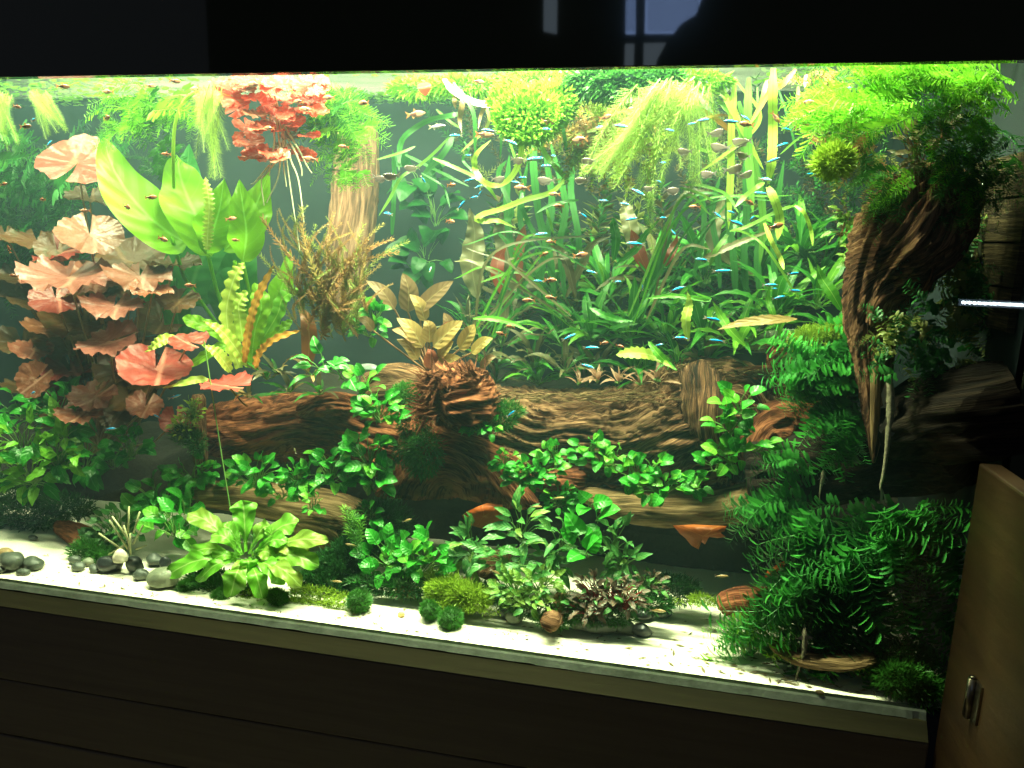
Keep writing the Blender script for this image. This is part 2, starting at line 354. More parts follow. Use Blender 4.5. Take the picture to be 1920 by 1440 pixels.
# ================================================================== WOOD
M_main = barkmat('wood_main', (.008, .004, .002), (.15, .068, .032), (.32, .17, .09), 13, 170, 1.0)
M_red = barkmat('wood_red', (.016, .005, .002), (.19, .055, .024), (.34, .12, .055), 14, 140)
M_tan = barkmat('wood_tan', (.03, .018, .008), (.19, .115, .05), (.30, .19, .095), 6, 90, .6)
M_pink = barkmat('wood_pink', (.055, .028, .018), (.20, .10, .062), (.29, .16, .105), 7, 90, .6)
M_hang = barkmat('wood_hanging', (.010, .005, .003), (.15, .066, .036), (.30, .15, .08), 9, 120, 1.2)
M_shade = barkmat('wood_painted_shade', (.002, .001, .001), (.009, .005, .003), (.02, .012, .007), 9, 120, 1.0)  # near-black bark: shadow of the right end is painted into the wood colour
def logmesh(pts, nseg=120, nring=56, rough=.16, groove=.10, gfreq=5, seed=0, flat=1.0, ends=(.5, .5), sfreq=5):
    """a log along (px, py, depth, radius in px): ridged bark grooves run along it"""
    q = spline([(*P(a, b, c), r * PU(P(a, b, c))) for a, b, c, r in pts], nseg)
    vs = []; uv = []; Ls = 0; x = None; prev = None
    for i, s in enumerate(q):
        p = Vector(s[:3]); r = max(.0008, s[3]); a = Vector(q[max(i - 1, 0)][:3]); b = Vector(q[min(i + 1, nseg)][:3]); t = (b - a).normalized()
        if x is None: x = t.cross(Vector((0, 1, 0))); 
        x = (x - t * x.dot(t)).normalized(); y = t.cross(x)
        if prev is not None: Ls += (p - prev).length
        prev = p
        for k in range(nring):
            an = 2 * math.pi * k / nring; c, s_ = math.cos(an), math.sin(an)
            big = noise.noise(Vector((c * 1.1, s_ * 1.1, Ls * sfreq + seed * 9)))
            aw = an + .38 * noise.noise(Vector((Ls * 9 + seed, c * .7, s_ * .7))) + .05 * noise.noise(Vector((Ls * 38, c * 1.5, s_ * 1.5 + seed))); c2, s2 = math.cos(aw), math.sin(aw)
            am = .55 + 1.3 * abs(noise.noise(Vector((c * 1.4 + 3, s_ * 1.4, Ls * 14 + seed))))
            g = noise.noise(Vector((c2 * gfreq, s2 * gfreq, Ls * sfreq * 2.5 + seed * 5))) * am * 1.5; g2 = noise.noise(Vector((c2 * gfreq * 3, s2 * gfreq * 3, Ls * sfreq * 6 + seed))) * am * 1.6 + .25 * noise.noise(p * 130 + Vector((c, s_, 0)) * 5)
            g = -abs(g) * 2 + .4
            f = 1 + rough * 1.6 * big + groove * g + groove * .45 * g2
            fray = 1
            if ends[0] and i < 4: fray = 1 - ends[0] * (4 - i) / 4 * (.55 + .45 * noise.noise(Vector((c * 3, s_ * 3, seed))))
            if ends[1] and i > nseg - 4: fray = 1 - ends[1] * (i - nseg + 4) / 4 * (.55 + .45 * noise.noise(Vector((c * 3, s_ * 3, seed + 7))))
            vs.append(p + (x * c * flat + y * s_) * r * f * fray); uv.append((Ls, (an + .5 * (aw - an)) * max(r, .01)))
    fs = [(i * nring + k, i * nring + (k + 1) % nring, (i + 1) * nring + (k + 1) % nring, (i + 1) * nring + k) for i in range(nseg) for k in range(nring)]
    c0 = len(vs); vs.append(Vector(q[0][:3])); uv.append((0, 0)); vs.append(Vector(q[-1][:3])); uv.append((Ls, 0))
    fs += [(c0, (k + 1) % nring, k) for k in range(nring)] + [(c0 + 1, nseg * nring + k, nseg * nring + (k + 1) % nring) for k in range(nring)]
    return vs, fs, uv
def log(name, label, parts, cat='driftwood', group=None):
    """parts: (part name, material, pts, kwargs)"""
    a = parts[0][2][0]; root = thing(name, P(a[0], a[1], a[2]), label, cat, group)
    for pn, mt, pts, kw in parts:
        vs, fs, uv = logmesh(pts, **kw); mb = MB(); mb.add(vs, fs, 0, uv); mb.build(pn, mt, root)
    return root
def fibres(root, name, mat, blobs, n, ln, th, d0, sp=.6):
    mb = MB()
    for i in range(n):
        bx, by, y, rx, ry = random.choice(blobs); p = P(bx + rnd(-rx, rx), by + rnd(-ry, ry), y + rnd(-.01, .01)); d = (Vector(d0) + Vector((rnd(-sp, sp), rnd(-sp, sp), rnd(-sp, sp)))).normalized()
        l = ln * rnd(.5, 1.4) * PU(p); mb.tube([p, p + d * l * .5 + Vector((0, 0, rnd(-.1, .1) * l)), p + d * l], [th * PU(p), th * .8 * PU(p), th * .1 * PU(p)], 3, cap=False)
    o = mb.build(name, mat, root); tag(o, kind='stuff')
    return o
lg = log('driftwood_log', 'large ridged brown log lying across the middle of the tank', [
    ('trunk', M_main, [(790, 790, .25, 70), (900, 808, .26, 86), (1050, 815, .27, 82), (1180, 815, .27, 92), (1290, 800, .27, 118), (1370, 800, .28, 118), (1440, 845, .27, 80)], dict(nseg=300, nring=170, seed=1, rough=.10, groove=.15, gfreq=10, sfreq=4)),
    ('knot', M_main, [(1330, 860, .22, 30), (1325, 790, .20, 52), (1320, 730, .21, 46), (1300, 690, .23, 30)], dict(seed=2, groove=.16)),
    ('limb', M_red, [(1340, 740, .24, 30), (1390, 715, .25, 26), (1440, 700, .25, 16), (1462, 690, .25, 6)], dict(seed=3, groove=.2))])
fibres(lg, 'splinter', M_tan, [(1000, 745, .19, 90, 8), (1170, 745, .19, 100, 8), (1300, 690, .22, 40, 6), (1390, 700, .23, 40, 6)], 260, 26, 1.6, (1, 0, .12), .3)
lg = log('driftwood_stub', 'reddish broken log end with frayed fibres left of the main log', [
    ('stub', M_red, [(905, 735, .20, 40), (875, 742, .17, 62), (845, 750, .145, 60), (815, 757, .13, 46)], dict(seed=4, groove=.34, rough=.28, ends=(.5, .5), nseg=140, nring=110, gfreq=8))])
fibres(lg, 'frayed_fibre', M_red, [(850, 712, .13, 50, 14), (812, 745, .12, 14, 40), (890, 705, .16, 26, 10)], 520, 40, 2.2, (-.6, -.4, -.2), .9)
log('driftwood_branch', 'reddish brown twisted log under the broken log end above the dark cave', [
    ('branch', M_red, [(705, 925, .19, 10), (770, 895, .2, 40), (850, 865, .20, 66), (920, 895, .2, 50), (975, 930, .19, 26), (1010, 948, .19, 6)], dict(seed=5, groove=.2, nseg=150, nring=70)),
    ('branch', M_red, [(770, 800, .22, 36), (820, 840, .2, 48), (900, 860, .2, 40), (1000, 890, .22, 30), (1100, 900, .22, 36)], dict(seed=15, groove=.2))])
log('driftwood_log', 'dark mossy log behind the broken log end, left of centre', [
    ('trunk', M_main, [(690, 735, .27, 34), (740, 725, .26, 42), (800, 730, .25, 36), (850, 790, .24, 60)], dict(seed=6)),
    ('trunk', M_main, [(700, 790, .26, 40), (760, 800, .25, 50), (820, 830, .24, 50)], dict(seed=36))])
log('driftwood_log', 'dark reddish log lying at the left above the heart-leaved plants', [
    ('trunk', M_red, [(385, 805, .24, 40), (470, 805, .24, 56), (560, 800, .24, 62), (650, 805, .25, 62), (730, 825, .245, 62), (800, 840, .25, 50)], dict(seed=7, groove=.16, nseg=180, nring=90)),
    ('branch', M_red, [(560, 770, .2, 12), (620, 757, .19, 22), (665, 760, .2, 14)], dict(seed=8, groove=.25))])
log('driftwood_log', 'tan sloping log at lower left with one end on the cave floor', [
    ('trunk', M_tan, [(370, 925, .16, 22), (450, 930, .17, 30), (540, 945, .18, 36), (620, 962, .19, 42), (690, 990, .20, 42), (730, 1040, .22, 34)], dict(seed=9, groove=.08, rough=.08, nseg=140)),
    ('trunk', M_tan, [(560, 985, .17, 26), (620, 1005, .17, 26), (660, 1030, .17, 16)], dict(seed=10, groove=.08))])
log('driftwood_branch', 'smooth tan branch under the right half of the main log', [
    ('branch', M_tan, [(1090, 925, .2, 12), (1160, 945, .21, 30), (1250, 952, .21, 38), (1340, 950, .21, 34), (1440, 935, .2, 40)], dict(seed=11, groove=.05, rough=.06, nseg=140))])
log('driftwood_log', 'brown log painted dark as if in shade, running right behind the fern fronds', [
    ('trunk', M_shade, [(1660, 800, .10, 60), (1740, 790, .07, 80), (1830, 780, .035, 90), (1900, 770, .03, 90)], dict(seed=52, groove=.12, nseg=90, nring=60)),  # extra trunk added to fill the dark void at the right end
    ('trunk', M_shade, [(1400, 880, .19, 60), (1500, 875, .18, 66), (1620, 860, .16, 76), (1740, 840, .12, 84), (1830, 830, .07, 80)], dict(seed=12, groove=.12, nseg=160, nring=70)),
    ('branch', M_red, [(1400, 870, .2, 50), (1440, 810, .22, 55), (1500, 790, .22, 45), (1560, 800, .2, 40)], dict(seed=42, groove=.2))])
lg = log('driftwood_stump', 'rusty red upright stump standing behind the main log at right', [
    ('stump', M_red, [(1465, 770, .26, 44), (1475, 720, .26, 38), (1468, 680, .27, 30), (1450, 645, .28, 16)], dict(seed=13, groove=.25))])
fibres(lg, 'frayed_fibre', M_red, [(1468, 690, .24, 24, 50)], 160, 22, 1.5, (-.5, -.3, .1), .8)
log('tree_trunk_driftwood', 'pale pinkish tree trunk standing at the back behind the feathery plant', [
    ('trunk', M_pink, [(672, 235, .46, 36), (668, 320, .45, 44), (662, 410, .44, 46), (650, 500, .43, 40), (640, 600, .42, 34)], dict(seed=14, groove=.08, rough=.06))])
lg = log('hanging_driftwood', 'gnarled brown driftwood hanging from the right end down to a point', [
    ('root_stock', M_hang, [(1800, 330, .09, 50), (1745, 385, .085, 84), (1695, 455, .08, 92), (1652, 530, .085, 62), (1636, 600, .09, 48), (1638, 690, .088, 32), (1640, 780, .082, 20), (1638, 868, .075, 3)], dict(seed=16, groove=.17, nseg=240, nring=120, gfreq=7, sfreq=2.6, rough=.10)),
    ('flap', M_red, [(1745, 400, .075, 18), (1752, 450, .06, 24), (1742, 510, .055, 24), (1728, 560, .055, 14)], dict(seed=17, groove=.2, flat=.5)),
    ('arch', M_hang, [(1640, 610, .07, 18), (1658, 560, .06, 24), (1695, 538, .055, 20), (1735, 545, .055, 8)], dict(seed=18, groove=.2)),
    ('splint', M_tan, [(1645, 640, .07, 2), (1642, 700, .065, 8), (1640, 780, .063, 8), (1637, 850, .062, 3)], dict(seed=19, nseg=50, nring=20))])
log('driftwood_post', 'short upright wooden post topped with tiny pale leaves at left', [
    ('post', M_main, [(372, 740, .17, 13), (374, 790, .17, 13), (377, 870, .17, 14)], dict(seed=20, nseg=50, nring=30))])
log('driftwood_chunk', 'brown block of wood on the sand under the fern at right', [
    ('chunk', M_red, [(1352, 1132, .10, 22), (1390, 1128, .09, 30), (1450, 1130, .08, 32), (1500, 1120, .08, 30)], dict(seed=21, nseg=60, nring=40, ends=(.3, .3)))])
log('wood_slab', 'flat brown slab on the sand beneath the front fern fronds', [
    ('slab', M_tan, [(1445, 1208, .035, 14), (1500, 1232, .03, 24), (1580, 1240, .025, 26), (1640, 1232, .025, 20)], dict(seed=22, nseg=60, nring=36, flat=.6))])
log('wood_piece', 'small ridged piece of wood among the broad leaves at bottom centre', [
    ('piece', M_main, [(895, 1068, .11, 14), (920, 1062, .12, 26), (960, 1055, .13, 24)], dict(seed=23, nseg=50, nring=36, ends=(.2, .2)))])
log('wood_twig', 'thin dark twig lying at the left edge of the sand by the mossy ground', [
    ('twig', M_red, [(110, 985, .17, 14), (160, 1010, .14, 22), (180, 1035, .12, 10)], dict(seed=24, nseg=40, nring=24))])
# ================================================================== PLANTS: leaf and sprig shapes (length 1 along +Y)
def leafmesh(name, prof, mat, nv=8, w=.3, bend=.6, cup=.15, rip=.0, rfreq=4, seed=0, twist=0, nu=2, pet=0):
    rg = random.Random(seed); vs = []; uv = []; y = z = 0; tw = twist; curl = rg.uniform(-.25, .25)
    for i in range(nv + 1):
        v = i / nv; a = bend * (v - .25); ww = w * .5 * prof(v); roll = tw * v
        for k in range(-nu, nu + 1):
            u = k / nu; rz = rip * math.sin(v * rfreq * 6.283 + seed * 2 + (1.5 if u > 0 else 0)) * abs(u) ** 1.6
            lx = ww * u; lz = cup * ww * abs(u) * 2 * .5 + rz * .5
            vs.append((lx * math.cos(roll) + curl * .12 * math.sin(v * 3), y - lz * math.sin(a) * .3, z + lz * math.cos(roll) + lx * math.sin(roll)))
            uv.append((.5 + u * .5, v))
        y += math.cos(a) / nv; z -= math.sin(a) / nv
    k = 2 * nu + 1; fs = [(i * k + j, i * k + j + 1, (i + 1) * k + j + 1, (i + 1) * k + j) for i in range(nv) for j in range(2 * nu)]
    return mesh(name, vs, fs, mat, True, uv)
def ovate(v): return max(.05, math.sin(math.pi * min(1, v ** .62)) ** .75) if v < .999 else .02
def heart(v): return max(.03, min(1, .55 + 4 * v) * max(0, 1 - v ** 2.4) ** .62)
def lance(v): return max(.03, math.sin(math.pi * v ** .75) ** .85)
def strapp(v): return max(.06, min(1, .5 + 3 * v) * min(1, (1 - v) * 5) ** .6)
def spat(v): return max(.10, (v ** 1.4) * 1.15 * min(1, (1.001 - v) * 6) ** .5)
def sprigmesh(name, mat, nodes_=14, ll=.2, lw=.06, ang=50, whorl=2, seed=0, curve=.15, stem=.008, taper=.5, droop=.2, wig=.05, lobes=0, stemmat=None):
    """a stem with leaflets along it; single faces are bent diamonds"""
    rg = random.Random(seed); vs = []; fs = []; mi = []; uv = []
    ax = lambda v: Vector((wig * math.sin(v * 4 + seed), v, curve * math.sin(v * 2.6)))
    ns = 8; pr = None
    for i in range(ns + 1):
        p = ax(i / ns); r = stem * (1 - .7 * i / ns)
        for k in range(3): a = k * 2.094; vs.append(p + Vector((math.cos(a) * r, 0, math.sin(a) * r))); uv.append((.5, i / ns))
    fs += [(i * 3 + k, i * 3 + (k + 1) % 3, i * 3 + 3 + (k + 1) % 3, i * 3 + 3 + k) for i in range(ns) for k in range(3)]; mi += [1 if stemmat else 0] * len(fs)
    for i in range(nodes_):
        v = .06 + .94 * (i + rg.uniform(-.3, .3)) / nodes_; v = min(1, max(.02, v)); p = ax(v); t = (ax(min(1, v + .02)) - ax(max(0, v - .02))).normalized()
        sc = 1 - taper * v if taper >= 0 else 1 + taper * (1 - v)
        for k in range(whorl):
            rot = (k / whorl * 6.283 + (i % 2) * 3.14 / whorl + rg.uniform(-.3, .3)) if whorl > 2 else (0 if (k + i) % 2 == 0 else math.pi) + rg.uniform(-.35, .35)
            side = Vector((math.cos(rot), 0, math.sin(rot))); side = (side - t * side.dot(t)).normalized(); a = math.radians(ang + rg.uniform(-12, 12))
            d = t * math.cos(a) + side * math.sin(a); nrm = d.cross(t.cross(side)).normalized(); wd = d.cross(nrm).normalized(); l = ll * sc * rg.uniform(.75, 1.2); w = lw * sc
            b = len(vs); mdl = p + d * l * .5 - nrm * droop * l * .08; tip = p + d * l - nrm * droop * l * .4
            if lobes:      # notched fern leaflet
                pts = [p]; 
                for q in range(1, lobes + 1):
                    f = q / lobes; c = p + d * l * f - nrm * droop * l * .4 * f * f; wv = w * (.5 + .5 * math.sin(f * 3)) * rg.uniform(.75, 1.25)
                    pts += [c + wd * wv + t * .0, c - wd * wv * rg.uniform(.4, 1.1)]
                vs += pts; uv += [(.5, 0)] + [(0 if z % 2 == 0 else 1, .5) for z in range(len(pts) - 1)]
                f0 = [(b, b + 1, b + 2)] + [(b + 1 + 2 * q, b + 3 + 2 * q, b + 4 + 2 * q, b + 2 + 2 * q) for q in range(lobes - 1)]; fs += f0; mi += [0] * len(f0)
            else:
                vs += [p, mdl + wd * w, tip, mdl - wd * w, mdl + nrm * w * .25]; uv += [(.5, 0), (0, .5), (.5, 1), (1, .5), (.5, .5)]
                fs += [(b, b + 4, b + 1), (b + 1, b + 4, b + 2), (b, b + 3, b + 4), (b + 3, b + 2, b + 4)]; mi += [0] * 4
    return mesh(name, vs, fs, [mat, stemmat] if stemmat else mat, False, uv, mi)
# leaf colours
G = lambda *a, **k: leafmat(*a, **k)
m_anub = G('heart_leaf', (.025, .27, .02), (.05, .36, .03), .32, (.14, .45, .12), 5, rough=.3)
m_anubb = G('heart_leaf_bright', (.09, .42, .04), (.20, .55, .05), .4, (.35, .65, .12), 5, rough=.3)
m_buce = G('broad_leaf_dark', (.035, .17, .04), (.07, .25, .05), .25, (.14, .33, .08), 6, c3=(.12, .2, .05))
m_buceY = G('rimmed_leaf', (.10, .28, .045), (.22, .38, .06), .35, (.4, .5, .15), 4, c3=(.32, .42, .10))
m_buceR = G('purple_leaf', (.10, .085, .06), (.17, .12, .085), .25, (.3, .05, .04), 4, c3=(.08, .15, .08))
m_redstem = prin('red_stem', (.30, .03, .02), .5)
m_stem = prin('green_stem', (.10, .26, .05), .5, (.2, .35, .08), 30)
m_pale = prin('pale_stem', (.42, .42, .22), .5)
m_cry = G('lance_leaf', (.028, .19, .02), (.06, .30, .03), .35, (.2, .5, .1), 0)
m_cryb = G('lance_leaf_bright', (.09, .38, .025), (.18, .44, .035), .45, (.4, .65, .12), 0)
m_crybr = G('lance_leaf_brown', (.10, .085, .04), (.17, .15, .07), .3, (.25, .22, .12), 0, c3=(.05, .09, .04))
m_cryred = G('red_lance', (.26, .045, .022), (.22, .06, .03), .45, (.3, .1, .05), 0)
m_crypink = G('pale_pink_lance', (.50, .27, .18), (.40, .23, .13), .35, (.6, .4, .3), 0)
m_tan = G('tan_leaf', (.46, .33, .10), (.36, .22, .09), .4, (.55, .45, .2), 6, c3=(.5, .25, .14))
m_tanb = G('brown_leaf', (.27, .16, .08), (.20, .12, .06), .4, (.35, .25, .12), 6)
m_heartred = G('red_heart', (.35, .09, .05), (.35, .09, .05), .4, (.45, .15, .1), 6)
m_lot = G('lotus_leaf', (.26, .075, .045), (.20, .07, .03), .4, (.5, .25, .18), 0, c3=(.42, .20, .14))
m_lotr = G('lotus_red', (.27, .034, .026), (.23, .045, .032), .45, (.6, .2, .15), 0, c3=(.36, .11, .08))
m_lotb = G('lotus_brown', (.13, .055, .02), (.10, .05, .015), .4, (.25, .13, .06), 0, c3=(.07, .06, .018))
m_lotp = G('lotus_pale', (.21, .065, .048), (.18, .062, .032), .38, (.34, .17, .13), 0, c3=(.27, .11, .09))
m_sword = G('sword_leaf', (.20, .50, .02), (.26, .55, .025), .5, (.35, .75, .12), 7, patch=.35, spec=.25)
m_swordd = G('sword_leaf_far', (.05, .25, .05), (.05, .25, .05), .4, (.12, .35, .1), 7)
m_yel = G('crinkled_leaf', (.42, .62, .08), (.55, .68, .12), .4, (.7, .8, .3), 0)
m_orange = G('orange_leaf', (.55, .22, .04), (.50, .30, .05), .45, (.6, .4, .1), 0)
m_let = G('lettuce_leaf', (.13, .42, .03), (.20, .50, .05), .42, (.45, .68, .2), 5, c3=(.32, .26, .06), patch=.55)
m_strap = G('strap_leaf', (.13, .34, .05), (.22, .45, .06), .4, (.08, .14, .02), 0)
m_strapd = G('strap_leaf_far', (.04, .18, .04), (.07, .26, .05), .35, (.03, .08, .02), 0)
m_strapb = G('strap_leaf_bright', (.36, .58, .07), (.40, .60, .08), .45, (.12, .18, .02), 0)
m_white = G('white_root', (.85, .88, .62), (.85, .85, .7), .4)
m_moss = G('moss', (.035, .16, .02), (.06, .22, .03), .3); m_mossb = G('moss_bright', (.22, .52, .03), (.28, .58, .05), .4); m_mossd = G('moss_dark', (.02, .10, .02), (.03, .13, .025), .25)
m_mossy = G('moss_yellow', (.34, .50, .05), (.28, .45, .04), .4)
m_fern = G('fern_leaf', (.05, .30, .045), (.08, .42, .06), .4, c3=(.10, .38, .13)); m_fernb = G('fern_leaf_bright', (.18, .55, .03), (.28, .62, .05), .45)
m_fernd = G('fern_leaf_dark', (.03, .18, .035), (.05, .26, .05), .25)
m_root = G('feathery_root', (.42, .62, .14), (.52, .70, .20), .5); m_rootw = prin('white_root_skin', (.75, .72, .5), .5)
m_feath = G('feathery_leaf', (.40, .20, .09), (.46, .32, .12), .4, c3=(.36, .38, .11)); m_feathstem = prin('brown_stem', (.28, .13, .06), .6)
m_myri = G('limp_olive', (.30, .36, .09), (.38, .40, .12), .35); m_redleaf = G('floating_red', (.55, .05, .03), (.60, .10, .06), .5, c3=(.62, .22, .17))
m_left = G('lobed_leaf', (.16, .48, .03), (.24, .56, .05), .4, (.3, .6, .1), 4)
def variants(n, f): return [f(i) for i in range(n)]
L_heart = {}
def meshes(key, f, n=4):
    if key not in L_heart: L_heart[key] = variants(n, f)
    return L_heart[key]
def lv(kind, mat):
    k = (kind, mat.name)
    fn = {'heart': lambda i: leafmesh('leaf', heart, mat, 6, .78, .5 + .25 * i, .25, .03, 2, i),
          'ovate': lambda i: leafmesh('leaf', ovate, mat, 6, .60, .6 + .3 * i, .2, .04, 2, i),
          'oval': lambda i: leafmesh('leaf', ovate, mat, 6, .48, .4 + .3 * i, .2, .10, 2, i),
          'lance': lambda i: leafmesh('leaf', lance, mat, 10, .145, .5 + .4 * i, .3, .03, 5, i, twist=(i - 1.5) * .5, nu=1),
          'broad': lambda i: leafmesh('leaf', lance, mat, 9, .34, .5 + .3 * i, .25, .05, 3, i, nu=2),
          'small': lambda i: leafmesh('leaf', ovate, mat, 3, .5, .6, .2, 0, 2, i, nu=1)}[kind]
    return meshes(k, fn)
def stems(root, pairs, r, mat, name='stems', sag=.1):
    if not pairs: return
    mb = MB()
    for a, b in pairs:
        a, b = Vector(a), Vector(b); d = b - a; mdl = a + d * .5 + Vector((rnd(-.1, .1), rnd(-.1, .1), sag)) * d.length
        mb.tube([a, mdl, b], [r, r * .8, r * .6], 4, cap=False)
    return mb.build(name, mat, root)
def cluster(name, label, cat, blobs, kind, mat, size, n, up=.7, front=.6, group=None, mat2=None, k2=.2, stemr=.0009, stemmat=None, foot=None, spread=1.0):
    """leaves over ellipses (px, py, depth, rx, ry): they face up and forward and fan outward"""
    b0 = blobs[0]; root = thing(name, P(b0[0], b0[1] + b0[4] * .6, b0[2]), label, cat, group); prs = []
    wts = [b[3] * b[4] for b in blobs]; tot = sum(wts)
    for b, wt in zip(blobs, wts):
        cx, cy, y, rx, ry = b; base = P(cx, cy + ry * .7, y + .012) if foot is None else foot
        for i in range(max(3, round(n * wt / tot))):
            a = rnd(0, 6.283); rr = math.sqrt(random.random()); dx, dy = math.cos(a) * rr, math.sin(a) * rr
            p = P(cx + dx * rx * .92, cy + dy * ry * .92, y + rnd(-.5, .5) * min(rx, ry) * PU(P(cx, cy, y)) * .9)
            s = size * rnd(.72, 1.25) * PU(p)
            d = Vector((dx * 1.1 + rnd(-.5, .5), -front * .5 + rnd(-.5, .4), -dy * .75 * spread + rnd(-.1, .35)))
            z = Vector((rnd(-.45, .45) + dx * .3, -front + rnd(-.4, .4), up + rnd(-.3, .3)))
            mm = mat2 if (mat2 and random.random() < k2) else mat
            o = place('leaf', random.choice(lv(kind, mm)), root, p, d, z, s)
            prs.append((base.lerp(p, rnd(.0, .4)) + Vector((rnd(-.004, .004), 0, 0)), p))
    stems(root, prs, stemr, stemmat or m_stem)
    return root
def rosette(name, label, cat, px, py, y, n, ln, kind, mats, elev=(15, 70), group=None, ground=None, wmul=1, az=None, stemmat=None, pet=.15):
    base = P(px, py, y) if ground is None else PZ(px, py, ground); root = thing(name, base, label, cat, group); prs = []
    for i in range(n):
        a = (i / n * 6.283 + rnd(-.5, .5)) if az is None else math.radians(rnd(*az)); e = math.radians(rnd(*elev)); l = ln * rnd(.6, 1.15) * PU(base)
        d = Vector((math.cos(a) * math.cos(e), math.sin(a) * math.cos(e) * .8 - .15, math.sin(e))).normalized()
        p = base + d * l * pet; up = Vector((-d.x * .6, -d.y * .6 - .25, .9)); mm = random.choice(mats)
        place('leaf', random.choice(lv(kind, mm)), root, p, d, up + Vector((rnd(-.3, .3), rnd(-.3, .1), 0)), l, l * wmul * rnd(.8, 1.2)); prs.append((base, p + d * l * .1))
    stems(root, prs, .0012, stemmat or m_stem); return root
def blade(root, pts, w, mat, prof=strapp, nv=26, nu=2, hint=None, cup=.2, rip=0, rfreq=8, seed=0, name='leaf', flat=0, scallop=0):
    """one leaf along photo points (px, py, depth) with its widest width in px"""
    q = spline(pts, nv); pp = [P(*a) for a in q]; vs = []; uv = []
    hint = Vector(hint) if hint else None
    for i, p in enumerate(pp):
        v = i / nv; t = (pp[min(i + 1, nv)] - pp[max(i - 1, 0)]).normalized(); z = hint if hint is not None else (tocam(p) + Vector((0, 0, .5))); x = t.cross(z).normalized(); z = x.cross(t).normalized()
        hw = .5 * w * PU(p) * prof(v) * (1 + scallop * math.sin(v * rfreq * 6.283 + seed))
        for k in range(-nu, nu + 1):
            u = k / nu; h = cup * hw * abs(u) + rip * w * PU(p) * math.sin(v * rfreq * 6.283 + seed + (2 if u > 0 else 0)) * abs(u) ** 1.5
            vs.append(p + x * hw * u + z * h - root.location); uv.append((.5 + .5 * u, v))
    k = 2 * nu + 1; fs = [(i * k + j, i * k + j + 1, (i + 1) * k + j + 1, (i + 1) * k + j) for i in range(nv) for j in range(2 * nu)]
    return link(name, mesh(name, vs, fs, mat, True, uv), root)
def moss(name, label, blobs, mat, n, ln=9, wd=1.6, cat='moss', d0=(0, -.2, .5), out=1.0, kind=None, group=None, parent=None):
    """a clump of many tiny branching blades"""
    b0 = blobs[0]; org = P(*b0[:3]); vs = []; fs = []; wts = np.array([b[3] * b[4] for b in blobs], float); wts /= wts.sum()
    for b, wt in zip(blobs, wts):
        cx, cy, y, rx, ry = b; c = P(cx, cy, y); u = PU(c)
        for i in range(int(n * wt)):
            a = rnd(0, 6.283); r = random.random() ** .42; e = Vector((math.cos(a) * r, rnd(-.8, .8), -math.sin(a) * r)); p = c + Vector((e.x * rx * u, e.y * min(rx, ry) * u * .8, e.z * ry * u))
            d = (e * out + Vector(d0) + Vector((rnd(-.7, .7), rnd(-.7, .7), rnd(-.7, .7)))).normalized(); l = ln * u * rnd(.5, 1.4); w = d.cross(Vector((rnd(-1, 1), rnd(-1, 1), rnd(-1, 1)))).normalized() * wd * u * .5
            k = len(vs); m1 = p + d * l * .5; bend = Vector((rnd(-.2, .2), 0, rnd(-.25, .1))) * l
            vs += [p - w * .4, p + w * .4, m1 + w + bend * .3, m1 - w + bend * .3, p + d * l + bend]; fs += [(k, k + 1, k + 2, k + 3), (k + 3, k + 2, k + 4)]
    me = mesh(name, [v - (parent.location if parent else org) for v in vs], fs, mat, False); o = link(name, me, parent)
    if parent is None: o.location = org; tag(o, label, cat, group, kind)
    else: tag(o, kind='stuff')
    return o
def spr(key, mat, **k):
    return meshes(('spr', key, mat.name), lambda i: sprigmesh('frond', mat, seed=i * 3 + 1, **k), 5)
FERN = dict(nodes_=11, ll=.25, lw=.075, ang=46, whorl=2, curve=.16, stem=.006, lobes=4, droop=1.1, wig=.09, taper=.5)
def fronds(name, label, cat, specs, mats, kw, key='fern', width=1.0, part='frond', group=None, hint=(0, -1, .6), foot=None):
    """specs: (px0, py0, px1, py1, depth0, depth1) ; one object per frond"""
    s0 = specs[0]; root = thing(name, P(s0[0], s0[1], s0[4]), label, cat, group)
    for i, s in enumerate(specs):
        a = P(s[0], s[1], s[4]); b = P(s[2], s[3], s[5]); d = b - a; mm = mats[i % len(mats)] if len(s) < 7 else s[6]
        o = place(part, random.choice(spr(key, mm, **kw)), root, a, d, Vector(hint) + Vector((rnd(-.5, .5), rnd(-.3, .3), rnd(-.4, .4))), d.length, d.length * width * rnd(.85, 1.2))
    return root
def fan(cx, cy, y, rx, ry, n, ln, a0, a1, dy=.02, jit=.3):
    """frond specs scattered over an ellipse; direction angle in degrees (0 right, 90 up)"""
    out = []
    for i in range(n):
        t = rnd(0, 6.283); r = math.sqrt(random.random()); x, yy = cx + math.cos(t) * rx * r, cy + math.sin(t) * ry * r
        a = math.radians(rnd(a0, a1)); l = ln * rnd(.6, 1.3); dd = y + rnd(-dy, dy); out.append((x, yy, x + math.cos(a) * l, yy - math.sin(a) * l, max(.034, dd), max(.030, dd - rnd(0, .03))))
    return out
